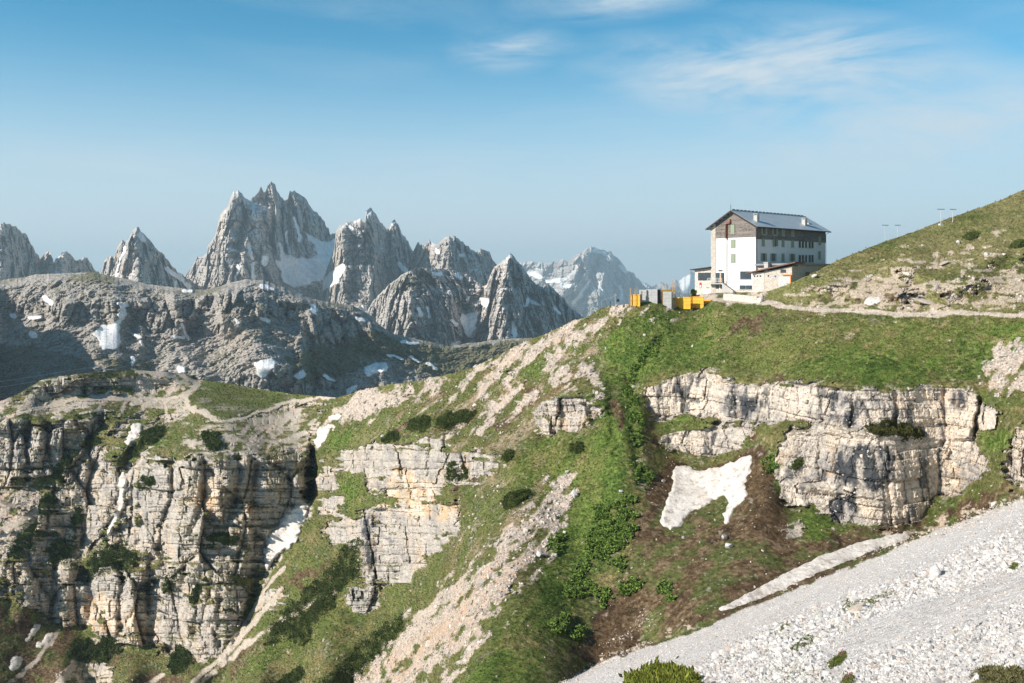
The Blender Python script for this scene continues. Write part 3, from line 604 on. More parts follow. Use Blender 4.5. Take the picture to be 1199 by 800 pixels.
def peak_cover(snow, base=(.44,.405,.375), warm=(.55,.465,.385), dark=(.27,.255,.245), seed=300, green=None, ledge=.12):
    def f(PX, PY, P, N, D):
        k = P[..., 1].mean()/900.; x, y, z = P[..., 0]/k, P[..., 1]/k, P[..., 2]/k
        a = fbm(x/60, y/60, z/60, 4, seed); b = fbm(x/8, y/8, z/40, 4, seed+1); c_ = fbm(x/12, y/12, z/3, 3, seed+2)
        c = np.zeros(P.shape, np.float32)+C3(base); c = over(c, warm, sstep(0, .5, a+b*.5)*.8); c = over(c, dark, sstep(.05, .5, b-a*.5)*.7)
        c *= 1+.18*c_[..., None]
        nz = N[..., 2]; sn = sstep(.55, .8, nz+.3*a)*sstep(.1, .4, a+b*.4+ledge)*.8
        c = over(c, (.78,.80,.83), sn*(ledge > 0))
        if green is not None:
            g = green(PX, PY)*sstep(.35, .7, nz+.3*b); c = over(c, (.115,.12,.045), g)
        return over(c, (.86,.87,.89), snow(PX, PY))
    f.snow = snow
    return f
MAT_PEAK = mat_terrain('dolomite_rock', .045, 2.5, .22, .8, .26, .8)
MAT_FARPEAK = mat_terrain('distant_rock', .008, 12, .03, 4, .22, .7)
const = lambda v: (lambda PX, PY: np.full(PX.shape, float(v)))
def tan_polys(v0, items):
    m = np.full((MH, MW), float(v0), np.float32)
    for polys, v, r in items:
        w = area(polys, r); m = m*(1-w)+v*w
    return lambda PX, PY: samp(m, PX, PY)

# ---- left tower group
P1 = [(-90,285),(-60,270),(-30,262),(0,263),(10,262),(20,268),(32,277),(37,287),(47,303),(50,300),(57,293),(62,303),(63,308),(72,297),(78,294),(85,300),(88,305),(95,302),(102,302),(107,310),(112,317),(125,326)]
far_layer('tower_peak', P1, [(-90,2650),(0,2780),(8,2800),(50,3150),(62,3050),(125,3350)], 345, 130, const(3), tower_relief(3.0, .55, 11, [([(2,262),(-2,340)], 60, 60, 30), ([(75,294),(72,330)], 40, 15, 18)]), peak_cover(snow_fn([], [([(45,318),(42,330)], 2), ([(60,325),(75,322)], 2)]), dark=(.2,.2,.2)), MAT_PEAK)
# ---- pyramid peak
P2 = [(114,330),(118,320),(122,305),(128,300),(133,302),(137,293),(143,279),(147,283),(150,282),(155,270),(160,266),(167,272),(175,280),(185,293),(193.5,300),(200,310),(207,317),(213.5,322),(222,328),(240,338)]
far_layer('pyramid_peak', P2, [(114,2850),(155,2560),(162,2560),(240,3000)], 352, 150, const(1.7), tower_relief(2.6, .6, 23, [([(160,266),(152,300),(140,345)], 55, 36, 14), ([(143,279),(128,330)], 40, 10, 12), ([(178,292),(166,318),(158,345)], 80, 25, 14)]), peak_cover(snow_fn([[(160,274),(166,272),(172,285),(165,284)]], [([(195,315),(210,325),(222,336)], 4), ([(205,330),(207,340)], 2.5), ([(147,290),(140,305),(135,325)], 1.6)])), MAT_PEAK)
# ---- the great many-headed massif
P3 = [(205,340),(214,326),(218,321),(228,307),(231,301),(242,299),(244,287),(251,277),(254,266),(258,251),(266,242),(270,230),(274,223),(279,223),(284,226),(287.5,231.5),(293,235),(296,232),(301.5,226),(306,220.6),(309,225),(311,224.5),(313,217.5),(318,214),(322.5,216.6),(324,223),(328,230.6),(333,235),(337,231.5),(339,226),(343.5,224.5),(349,226),(356,230.6),(360,236),(363.6,243),(368,247),(375,252.5),(380,259.5),(382,268),(384,265.6),(385.5,267),(386,272.6),(391,273.5),(394,270),(398,273),(410,280),(430,300)]
T3 = tan_polys(2.2, [([[(318,300),(345,305),(370,300),(352,268),(362,272),(385,283),(395,280),(400,300),(385,330),(350,345),(330,335)]], .6, 3), ([[(200,330),(240,325),(300,330),(330,340),(330,360),(200,360)]], 1.2, 4)])
far_layer('massif_peak', P3, [(205,3350),(268,3060),(285,3080),(312,3150),(340,3330),(400,3750),(430,3800)], 380, 260, T3, tower_relief(3.2, .62, 37, [([(276,223),(268,260),(262,300),(255,340)], 150, 40, 26), ([(297,240),(292,262),(287,290),(283,330)], 130, 10, 34), ([(318,214),(316,245)], 60, 6, 10), ([(285,290),(283,315),(275,340)], 70, 12, 16), ([(240,302),(238,335)], 60, 14, 16), ([(346,224),(346,270),(340,300)], 60, 8, 40), ([(310,300),(318,325),(325,345)], 50, 16, 18)]),
   peak_cover(snow_fn([[(330,294),(338,298),(347,303),(362,303),(372,296),(366,285),(353,270),(358,272),(370,280),(385,284),(392,278),(397,282),(390,300),(386,315),(378,328),(362,334),(345,337),(332,330),(328,318),(322,307),(330,306)], [(306,300),(314,300),(311,313),(304,309)]], [([(344,256),(350,270),(351,283)], 2.6), ([(335,272),(337,285),(340,296)], 2.2), ([(327,286),(331,298),(338,303)], 2.4), ([(291,286),(295,302)], 3), ([(296,308),(296,326)], 3), ([(265,292),(275,294)], 2.5), ([(272,305),(268,312)], 2.5), ([(280,312),(275,330)], 2.5), ([(293,238),(297,243)], 1.6)])), MAT_PEAK, step=.8)
# ---- second massif
P4 = [(378,330),(384,310),(389,300),(391.7,290),(393,272),(398,263),(405,260),(411,259),(417,258),(422,255),(425,259),(427,260),(428,248),(431,245),(435,245),(440,250),(445,260),(452,268),(456,268),(457.5,262),(460,258),(462,258),(465,262),(470,272),(477,283),(483,293),(488,300),(500,318)]
far_layer('second_massif', P4, [(378,3200),(402,2920),(428,2960),(500,3420)], [(378,410),(440,400),(500,370)], 220, tan_polys(2.1, [([[(360,330),(400,322),(440,340),(440,410),(360,410)]], 1.0, 5)]), tower_relief(2.9, .6, 53, [([(402,262),(398,300),(396,330)], 90, 14, 26), ([(431,245),(422,290),(425,330)], 80, 18, 40), ([(440,287),(436,330),(430,360)], 110, 22, 16), ([(461,258),(458,290)], 50, 10, 14)]),
   peak_cover(snow_fn([[(376,330),(388,318),(402,308),(406,312),(392,330),(402,318),(398,328),(385,338),(372,342)]], [([(468,310),(476,318)], 4), ([(486,293),(487,305)], 2.5), ([(425,358),(430,372)], 2), ([(408,262),(412,268)], 2)])), MAT_PEAK, step=.8)
P5 = [(478,310),(484,295),(488,286),(490,283),(492,288),(495,285),(498,287),(503,280),(506,284),(512,287),(517,280),(523,278),(530,277),(535,280),(540,282),(550,290),(555,295),(560,295),(566,292),(573,295),(576,303),(582,310),(600,330)]
far_layer('back_crest', P5, [(478,3100),(525,2900),(600,3300)], 372, 150, const(1.9), tower_relief(2.8, .55, 61, [([(528,277),(520,320)], 60, 30, 26), ([(558,295),(556,330)], 60, 16, 18)]), peak_cover(snow_fn([[(535,298),(546,297),(544,302),(536,302)]], [([(511,292),(513,297)], 2)])), MAT_PEAK)
# ---- rugged front dome
P6 = [(420,392),(428,372),(431,362),(437,352),(442,347),(450,338),(457,332),(465,326),(473,320),(482,316),(493,313),(505,314),(515,315),(527,317),(540,320),(548,323),(556,329),(564,336),(569,334),(574,322),(580,312),(585,308),(591,304),(596,299),(599,298.5),(604,304),(608,308),(614,317),(620,325),(627,332),(633.5,335),(638,332),(642,332),(650,340),(656,346),(660,350),(666,358),(672,363),(676,365),(684,372),(692,380),(705,392)]
far_layer('rock_dome', P6, [(420,2350),(480,2120),(545,2330),(595,2160),(645,2330),(705,2600)], [(420,420),(530,418),(705,420)], 200, tan_polys(1.5, [([[(440,345),(493,312),(545,322),(555,335),(520,338),(470,345)]], .6, 4), ([[(430,395),(520,395),(600,390),(700,380),(700,420),(420,420)]], 1.1, 5)]),
   tower_relief(2.1, .75, 71, [([(596,299),(588,345),(592,395)], 55, 44, 12), ([(612,318),(608,350),(612,395)], 40, 16, 10), ([(577,325),(572,360),(575,400)], 40, 14, 14), ([(640,333),(632,370),(640,395)], 80, 18, 20), ([(560,350),(556,380),(560,400)], 60, 18, 18), ([(480,345),(470,380)], 60, 30, 18), ([(525,345),(528,395)], 60, 22, 18)], 2.6),
   peak_cover(snow_fn([[(505,319),(520,320),(518,324),(506,322)], [(528,320),(545,323),(538,327)], [(540,368),(560,365),(556,385),(550,396),(545,390),(538,378)], [(563,348),(575,350),(570,360),(563,358)]], [([(490,362),(493,370)], 3), ([(500,360),(503,372)], 2.5), ([(534,380),(528,375)], 3), ([(600,378),(604,398)], 3.5), ([(622,352),(632,358)], 3), ([(618,350),(616,358)], 2.5), ([(530,404),(537,401)], 3), ([(650,360),(656,368)], 2)]), green=lambda PX, PY: samp(area([[(450,345),(475,322),(500,316),(520,330),(470,342)], [(600,330),(610,328),(606,335)]], 3), PX, PY)), MAT_PEAK, step=.8)

# ---- the hazy range far behind
P7 = [(560,330),(585,310),(600,308),(610,307),(620,306),(633,307),(640,308),(647,307),(653,305),(660,303),(665,306),(670,302),(675,298),(680,295),(684,293),(687,290),(691,291),(695,289),(700,291),(704,293),(709,293),(714,295),(719,299),(724,302),(727,306),(730,310),(733,314),(737,318),(742,321),(747,327),(752,332),(757,336),(775,350),(800,372)]
far_layer('hazy_range', P7, [(560,9900),(690,9000),(800,10800)], 400, 150, const(1.15), tower_relief(9.5, .5, 83, [([(688,290),(676,315),(660,345)], 500, 34, 22), ([(714,296),(706,325),(700,355)], 420, 14, 26), ([(640,308),(630,340)], 200, 20, 20), ([(735,318),(728,345),(722,370)], 300, 18, 18)], 2.2), peak_cover(snow_fn([[(690,292),(700,292),(712,298),(722,306),(715,304),(700,296)], [(612,322),(625,318),(640,325),(632,328)], [(655,335),(672,330),(668,338)]], [([(690,330),(680,345),(672,355)], 3), ([(726,312),(734,318)], 3), ([(640,330),(655,328)], 3), ([(726,335),(728,350)], 2.5), ([(700,330),(706,345)], 2), ([(618,335),(640,345)], 3)]), ledge=.3), MAT_FARPEAK, step=.9)
P8 = [(720,352),(740,338),(750,333),(757,331),(762,335),(769,333),(776,330),(782,333),(788,329),(795,330),(801,323),(804,322),(808,318),(813,319),(825,325),(850,330),(900,336),(960,345)]
far_layer('last_range', P8, 11500, 380, 70, const(.9), tower_relief(10, .4, 97, [([(790,329),(785,355)], 300, 14, 16), ([(808,318),(800,350)], 300, 16, 16), ([(757,331),(752,355)], 200, 10, 12)], 2.0), peak_cover(snow_fn([[(795,328),(808,320),(815,322),(815,345),(800,345)], [(752,334),(760,334),(758,345),(748,345)]]), ledge=.3), MAT_FARPEAK)

# ---- middle ridge: terraced karst slope with dark steps
P9 = [(-330,225),(-260,228),(-200,245),(-150,285),(-100,322),(-60,333),(0,328),(27,325),(43,321.5),(77,320),(110,319),(133,324),(150,327),(173,333),(207,337),(225,339),(240,339.5),(255,336),(267,332),(287,327),(307,328),(320,332),(334,337),(345,342),(360,348),(380,353),(400,356),(413,358),(423,363),(437,371),(442,379),(460,391),(487,397),(510,402),(527,406),(545,402),(560,401),(590,397),(620,396),(660,395),(720,400)]  # unseen left end, added high to cast shadow over the lower left slope
ST9 = [[(0,355),(60,350),(80,362),(0,366)], [(60,360),(150,355),(180,350),(200,358),(240,350),(258,340),(300,345),(345,358),(350,372),(300,372),(250,362),(200,376),(140,372),(70,378)], [(170,380),(240,376),(290,385),(240,392),(170,390)], [(360,365),(400,360),(440,380),(445,400),(400,405),(360,400)], [(260,440),(350,430),(420,450),(300,470)]]
def relief9(PX, PY, P):
    x, y, z = P[..., 0], P[..., 1], P[..., 2]
    w = fbm(x/60, y/60, z/30, 4, 401)
    st = area(ST9, 6); k = sstep(.25, .6, samp(st, PX+w*8, PY+w*5)+.25*w)
    a = ridged(x/90, y/90, z/60, 4, 402)*22
    bed = z/11+w*1.2; bf = bed-np.floor(bed)
    f1, f2, rid = worley(x/14, y/14, z/40, 403)
    rb = ribs(PX, PY, [([(255,336),(262,360),(300,400),(340,440)], 34, 60, 30), ([(150,345),(190,375),(235,440)], 26, 50, 26), ([(70,345),(100,370),(125,420)], 10, 40, 30), ([(345,345),(372,375),(420,430)], 14, 50, 40), ([(203,341),(206,372)], 45, 10, 36), ([(255,338),(262,384)], 60, 14, 62), ([(162,376),(168,394)], 28, 10, 50), ([(60,352),(62,374)], 28, 10, 60), ([(130,348),(133,374)], 28, 10, 38), ([(362,360),(370,398)], 38, 12, 44), ([(300,352),(302,374)], 30, 8, 45), ([(430,378),(440,404)], 18, 14, 24), ([(-60,330),(-30,370),(60,460)], 46, 90, 60), ([(440,380),(470,410),(500,440)], 8, 30, 30)])
    return rb+a+k*((rid-.5)*20-6*np.exp(-((f2-f1)/.12)**2))+sstep(.6, .95, bf)*5*(.4+w)+fbm(x/11, y/11, z/7, 4, 404)*9+fbm(x/2.8, y/2.8, z/2.0, 3, 405)*4.5+ridged(x/26, y/26, z/18, 3, 406)*9
SN9 = snow_fn([[(112,383),(128,380),(139,376),(137,368),(145,357),(150,366),(147,372),(140,382),(141,400),(136,410),(120,409),(115,395)], [(298,424),(310,420),(328,424),(318,432),(312,443),(303,440)], [(424,431),(438,426),(452,424),(455,432),(440,438),(428,441)], [(304,332),(322,337),(318,340),(306,338)], [(362,353),(372,360),(369,370),(364,364)], [(32,392),(38,388),(46,392),(42,396)], [(152,415),(160,420),(155,434)], [(207,431),(215,427),(218,436),(210,438)], [(404,460),(412,452),(421,450),(410,463)], [(344,440),(355,432),(358,440),(350,446)]],
   [([(53,349),(60,354)], 4), ([(35,372),(46,371)], 3), ([(14,369),(18,371)], 2.5), ([(157,392),(163,396)], 3), ([(204,394),(214,395)], 2.5), ([(307,373),(314,377)], 3), ([(277,375),(278,382)], 2.2), ([(212,380),(220,397)], 2), ([(138,355),(148,358)], 2.5), ([(500,425),(512,432)], 2.2), ([(470,400),(490,402)], 2.2), ([(215,340),(225,341)], 2), ([(480,418),(492,424)], 2), ([(118,389),(112,392)], 3), ([(165,400),(167,405)], 1.6), ([(418,372),(426,376)], 2.5), ([(455,415),(470,421)], 2.0), ([(380,440),(392,446)], 2)], 1)
GR9 = area([[(70,322),(110,318),(150,327),(130,334),(90,330)], [(470,395),(530,405),(600,396),(700,398),(640,440),(520,450),(450,420)], [(125,420),(190,418),(170,440),(120,440)], [(180,365),(200,370),(185,376)], [(240,338),(260,335),(250,345)], [(330,420),(440,385),(480,400),(440,425),(350,455)]], 5)
SHADE9 = area([[(-90,400),(40,405),(100,420),(125,445),(60,470),(-90,500)]], 6)  # shadow at the lower left, darkened in the ground colour
def cover9(PX, PY, P, N, D):
    x, y, z = P[..., 0], P[..., 1], P[..., 2]
    a = fbm(x/50, y/50, z/50, 4, 411); b = fbm(x/9, y/9, z/9, 4, 412); d = fbm(x/3, y/3, z/3, 3, 413)
    c = np.zeros(P.shape, np.float32)+C3((.37,.345,.315)); c = over(c, (.50,.45,.40), sstep(-.1, .4, b+a*.5)*.8); c = over(c, (.15,.148,.15), sstep(.05, .38, d+b*.4)*.8)
    g = samp(GR9, PX+b*8, PY+a*6)
    c = over(c, (.135,.125,.06), sstep(.0, .4, a+b*.5+.0)*.6*sstep(.5, .8, N[..., 2]))
    c = over(c, (.125,.12,.05), sstep(.3, .8, g+b*.5+d*.3)*.8)
    c = over(c, (.085,.085,.04), sstep(.4, .7, samp(SHADE9, PX, PY)+b*.4)*.55)
    run = fbm((PX*.75-PY*.65)/3.5, (PX*.65+PY*.75)/40, PX*0, 3, 415); c = over(c, (.40,.35,.30), sstep(.15, .45, run)*sstep(.2, .5, samp(area([[(190,385),(340,375),(350,440),(210,430)]], 8), PX, PY))*.7)
    return over(c, (.88,.89,.90), SN9(PX, PY))
far_layer('middle_ridge', P9, [(-330,980),(-200,1080),(-120,1160),(-60,1260),(0,1350),(110,1300),(300,1250),(440,1320),(560,1390),(720,1330)], [(-330,560),(0,520),(400,500),(720,470)], 300, tan_polys(.62, [(ST9, 2.4, 3), ([[(60,318),(150,325),(140,335),(60,330)]], .3, 3)]), relief9, cover9, mat_terrain('karst_slope', .35, .9, 1.4, .35, .35, .9), step=1.0, jit=.12, back=.5, snow=SN9)

# ---- valley floor under everything
VM = mat_simple('valley_forest', (.05,.07,.03), .95, scale=.01, var=.5)
me = [(-13500,-1500,-900),(13500,-1500,-900),(13500,14500,-900),(-13500,14500,-900)]
tag(mesh_np('valley_floor', np.array(me), np.array([[0,1,2,3]]), VM), kind='structure')
# ---- the morning air that fades the far ranges
hb = np.array([(x_, y_, z_) for x_ in (-14000., 14000.) for y_ in (-2000., 15000.) for z_ in (-901., 480.)])
hf = np.array([[0,1,3,2],[4,6,7,5],[0,4,5,1],[2,3,7,6],[0,2,6,4],[1,5,7,3]])
hm = bpy.data.materials.new('morning_air'); hm.use_nodes = True; hn = hm.node_tree; hn.nodes.clear()
ho = hn.nodes.new('ShaderNodeOutputMaterial'); hv = hn.nodes.new('ShaderNodeVolumePrincipled')
hv.inputs['Color'].default_value = (.66, .88, 1, 1); hv.inputs['Density'].default_value = 8.5e-5; hv.inputs['Anisotropy'].default_value = .1
hn.links.new(hv.outputs[0], ho.inputs['Volume'])
tag(mesh_np('haze', hb, hf, hm, False), kind='stuff')

# ================================================================== THINGS
def empty(name, loc, rz=0, label=None, cat=None, group=None):
    o = bpy.data.objects.new(name, None); o.empty_display_size = .2; COL.objects.link(o); o.location = loc; o.rotation_euler = (0, 0, rz)
    return tag(o, label, cat, group)
class MB:
    def __init__(s): s.v = []; s.f = []
    def add(s, vs, fs):
        n = len(s.v); s.v += [tuple(map(float, p)) for p in vs]; s.f += [tuple(i+n for i in f) for f in fs]; return s
    def box(s, x0, x1, y0, y1, z0, z1):
        return s.add([(x0,y0,z0),(x1,y0,z0),(x1,y1,z0),(x0,y1,z0),(x0,y0,z1),(x1,y0,z1),(x1,y1,z1),(x0,y1,z1)],
                     [(0,3,2,1),(4,5,6,7),(0,1,5,4),(1,2,6,5),(2,3,7,6),(3,0,4,7)])
    def prism(s, pts, d):
        n = len(pts); d = Vector(d); a = [Vector(p) for p in pts]; b = [p+d for p in a]
        return s.add(a+b, [tuple(range(n))[::-1], tuple(range(n, 2*n))]+[(i, (i+1) % n, n+(i+1) % n, n+i) for i in range(n)])
    def tube(s, pts, r, n=8):
        pts = [Vector(p) for p in pts]; rings = []
        for i, p in enumerate(pts):
            d = (pts[min(i+1, len(pts)-1)]-pts[max(i-1, 0)]).normalized()
            u = d.cross(Vector((0, 0, 1))) if abs(d.z) < .95 else d.cross(Vector((1, 0, 0))); u.normalize(); w_ = d.cross(u)
            rings.append([p+(u*math.cos(2*PI*k/n)+w_*math.sin(2*PI*k/n))*r for k in range(n)])
        vs = [q for rg in rings for q in rg]; fs = []
        for i in range(len(pts)-1):
            for k in range(n): fs.append((i*n+k, i*n+(k+1) % n, (i+1)*n+(k+1) % n, (i+1)*n+k))
        fs.append(tuple(range(n))[::-1]); fs.append(tuple(range((len(pts)-1)*n, len(pts)*n)))
        return s.add(vs, fs)
    def build(s, name, mat, parent=None, smooth=False, bevel=0):
        me = bpy.data.meshes.new(name); me.from_pydata(s.v, [], s.f); me.update()
        import bmesh
        bm = bmesh.new(); bm.from_mesh(me); bmesh.ops.recalc_face_normals(bm, faces=bm.faces)
        if bevel: bmesh.ops.bevel(bm, geom=list(bm.edges), offset=bevel, segments=1, affect='EDGES', profile=.5)
        bm.to_mesh(me); bm.free()
        if smooth: me.polygons.foreach_set('use_smooth', [True]*len(me.polygons))
        me.materials.append(mat); o = bpy.data.objects.new(name, me); COL.objects.link(o)
        if parent: o.parent = parent
        return o
PI = math.pi
def stone_mat(name, c1, c2, scale=2.2):
    m, nt, b = new_mat(name)
    tc = nd(nt, 'ShaderNodeTexCoord'); mp = nd(nt, 'ShaderNodeMapping'); mp.inputs['Scale'].default_value = (1, 1, 1.8); nt.links.new(tc.outputs['Object'], mp.inputs['Vector'])
    v = nd(nt, 'ShaderNodeTexVoronoi'); v.inputs['Scale'].default_value = scale; nt.links.new(mp.outputs[0], v.inputs['Vector'])
    e = nd(nt, 'ShaderNodeTexVoronoi', feature='DISTANCE_TO_EDGE'); e.inputs['Scale'].default_value = scale; nt.links.new(mp.outputs[0], e.inputs['Vector'])
    sp = nd(nt, 'ShaderNodeSeparateColor'); nt.links.new(v.outputs['Color'], sp.inputs[0])
    c = mixc(nt, sp.outputs[0], c1, c2); j = remap(nt, e.outputs['Distance'], 0, .07, 1, 0)
    c = mixc(nt, j, c, tuple(x*.55 for x in c1)); nt.links.new(c, b.inputs['Base Color']); b.inputs['Roughness'].default_value = .95
    bump(nt, b, e.outputs['Distance'], .08); return m
def plank_mat(name, c1, c2, dirz=14):
    m, nt, b = new_mat(name)
    n = noise_tex(nt, 1.0, 4, .7, stretch=(.16, .16, dirz)); n2 = noise_tex(nt, 3, 3, .6)
    c = mixc(nt, remap(nt, n, .35, .65, 0, 1), c1, c2); c = mixc(nt, remap(nt, n2, .4, .7, 0, .5), c, tuple(x*1.5 for x in c2)); nt.links.new(c, b.inputs['Base Color'])
    b.inputs['Roughness'].default_value = .85; bump(nt, b, n, .04); return m
def roof_mat():
    m, nt, b = new_mat('sheet_metal_roof')
    tc = nd(nt, 'ShaderNodeTexCoord'); wv = nd(nt, 'ShaderNodeTexWave', bands_direction='X'); wv.inputs['Scale'].default_value = .5; wv.inputs['Distortion'].default_value = 0
    nt.links.new(tc.outputs['Object'], wv.inputs['Vector']); n = noise_tex(nt, .6, 5, .7)
    c = mixc(nt, remap(nt, n, .3, .7, 0, 1), (.54, .60, .64), (.44, .50, .54)); c = mixc(nt, remap(nt, wv.outputs['Fac'], .93, 1, 0, .5), c, (.15, .17, .18)); nt.links.new(c, b.inputs['Base Color'])
    b.inputs['Roughness'].default_value = .45; b.inputs['Metallic'].default_value = .25; bump(nt, b, wv.outputs['Fac'], .03, .5); return m
WHITE = mat_simple('white_plaster', (.80, .78, .74), .9, var=.06, scale=.7, col2=(.72, .70, .67))
GREYPL = mat_simple('grey_plaster', (.52, .50, .47), .9, var=.15, scale=1)
STONE = stone_mat('masonry', (.62, .56, .49), (.46, .40, .34)); STONE2 = stone_mat('pale_masonry', (.68, .63, .57), (.55, .49, .43), 1.6)
WOOD = plank_mat('weathered_boards', (.075, .062, .055), (.25, .22, .20), 4.2); WOODP = plank_mat('raw_timber', (.42, .29, .17), (.52, .38, .24), 2)
DARKW = mat_simple('dark_board', (.06, .045, .04), .8); ROOF = roof_mat(); RUST = mat_simple('brown_sheet', (.20, .12, .09), .7, var=.35, scale=1.5)
COPPER = mat_simple('brown_pipe', (.28, .10, .055), .5, var=.3); GLASS = mat_simple('window_glass', (.045, .065, .08), .08, var=.3, spec=.8, scale=.8)
FRAME = mat_simple('dark_frame', (.05, .055, .06), .5); SHUT = mat_simple('green_shutter', (.30, .35, .24), .7, var=.12, scale=4, stretch=(1, 1, 6)); SILL = mat_simple('stone_sill', (.55, .53, .5), .8)
CONC = mat_simple('cast_concrete', (.50, .50, .49), .85, var=.18, scale=1.2); YEL = mat_simple('yellow_formwork', (.92, .47, .05), .6, var=.18, scale=1.5); STEEL = mat_simple('galvanised_steel', (.50, .52, .54), .4, metal=.5)
DARKS = mat_simple('dark_steel', (.05, .05, .05), .5); ORANGE = mat_simple('orange_panel', (.75, .24, .06), .6); REDS = mat_simple('red_panel', (.45, .05, .04), .6); BLUES = mat_simple('blue_panel', (.02, .16, .5), .5)

# ------------------------------------------------------------------ the mountain hut
TH = math.atan2(.669, .743); HC = (49.3, 190.0); HL, HW = 27.0, 10.84; Z0 = 0.0
hut = empty('mountain_hut', (HC[0], HC[1], Z0), TH, 'large white mountain hut with weathered timber upper floor and grey metal roof on the crest', 'mountain hut')
def tl(px): u = (px-CX)/F; return (HC[1]*u-HC[0])/(.743-.669*u)      # along the long wall
def wg(px): u = (px-CX)/F; return (HC[0]-HC[1]*u)/(.743*u+.669)        # along the gable wall
def zl(py, t): return (HY-py)/F*(HC[1]+.669*t)
def zg(py, w_): return (HY-py)/F*(HC[1]+.743*w_)
EZ, AZ, MID = 11.45, 14.55, HW/2
SL = (AZ-EZ)/MID
prof = [(0, 0, -7), (0, HW, -7), (0, HW, EZ), (0, MID, AZ-.02), (0, 0, EZ)]
MB().prism(prof, (HL, 0, 0)).build('wall', WHITE, hut)
WB = 9.1
clad = MB(); clad.prism([(-.07, .0, WB), (-.07, 9.75, WB), (-.07, 9.75, AZ-.04-SL*(9.75-MID)), (-.07, MID, AZ-.06), (-.07, 0, EZ-.06)], (.066, 0, 0)); clad.build('timber_cladding', WOOD, hut)
MB().box(-.07, HL+.05, -.08, -.004, WB-.45, EZ-.06).build('timber_cladding', WOOD, hut)
MB().box(-.10, .9, 9.75, HW+.08, -7, EZ-.1).build('stone_pier', STONE, hut)
plinth = MB().box(-.09, .3, -.1, 9.74, -7, -1.5); plinth.build('stone_plinth', STONE2, hut)
rf = MB(); ov = .85; oe = .9
for sgn in (1, -1):
    ye = -oe if sgn == 1 else HW+oe; ze = EZ-SL*oe
    rf.prism([(-ov, MID, AZ+.03), (-ov, ye, ze+.03), (-ov, ye, ze+.2), (-ov, MID, AZ+.22)], (HL+2*ov, 0, 0))
roof = rf.build('roof', ROOF, hut)
for sgn in (1, -1):
    ye = -oe if sgn == 1 else HW+oe; ze = EZ-SL*oe
    for x_ in (-ov-.06, HL+ov+.003): MB().prism([(x_, MID, AZ-.12), (x_, ye, ze-.12), (x_, ye, ze+.17), (x_, MID, AZ+.19)], (.055, 0, 0)).build('verge_board', DARKW, roof)
for y_ in np.linspace(-.6, HW+.6, 13):
    z_ = AZ-SL*abs(y_-MID)-.14; MB().box(-ov+.05, -.08, y_-.07, y_+.07, z_, z_+.12).build('rafter_end', DARKW, roof)
rc = MB(); rc.box(-ov, HL+ov, MID-.16, MID+.16, AZ+.16, AZ+.27); ridge = rc.build('ridge_cap', ROOF, roof)
sg = MB()
for k in range(20): sg.box(-.2+k*1.38, .55+k*1.38, MID-.14, MID+.14, AZ+.272, AZ+.44)
sg.build('ridge_vent', DARKS, roof)
gt = MB(); gt.tube([(-ov, -oe-.07, EZ-SL*oe+.06), (HL+ov, -oe-.07, EZ-SL*oe+.02)], .085); gt.tube([(-.05, -oe-.07, EZ-SL*oe), (.08, -.2, EZ-1.2), (.08, -.2, 3.7)], .06); gt.build('gutter', DARKS, hut)
gt = MB(); gt.tube([(HL+.1, -oe-.07, EZ-SL*oe), (HL-.1, -.22, EZ-1), (HL-.1, -.22, 3.7)], .06); gt.build('downpipe', DARKS, hut)
def chimney(lx, ly, h):
    z_ = AZ-SL*abs(ly-MID); m = MB().box(lx-.42, lx+.42, ly-.42, ly+.42, z_-.3, z_+h); c_ = m.build('chimney', GREYPL, roof)
    k = MB()
    for a in (-1, 1):
        for b in (-1, 1): k.box(lx+a*.36-.05, lx+a*.36+.05, ly+b*.36-.05, ly+b*.36+.05, z_+h, z_+h+.22)
    k.box(lx-.5, lx+.5, ly-.5, ly+.5, z_+h+.22, z_+h+.32); k.build('chimney_cap', GREYPL, roof)
chimney(2.4, MID-4.0, 1.35); chimney(20.6, MID-4.1, 1.35)
rd = MB(); z_ = AZ-SL*3.3; rd.box(23.2, 24.4, MID-3.6, MID-3.0, z_, z_+.28); rd.build('roof_hatch', ROOF, roof)
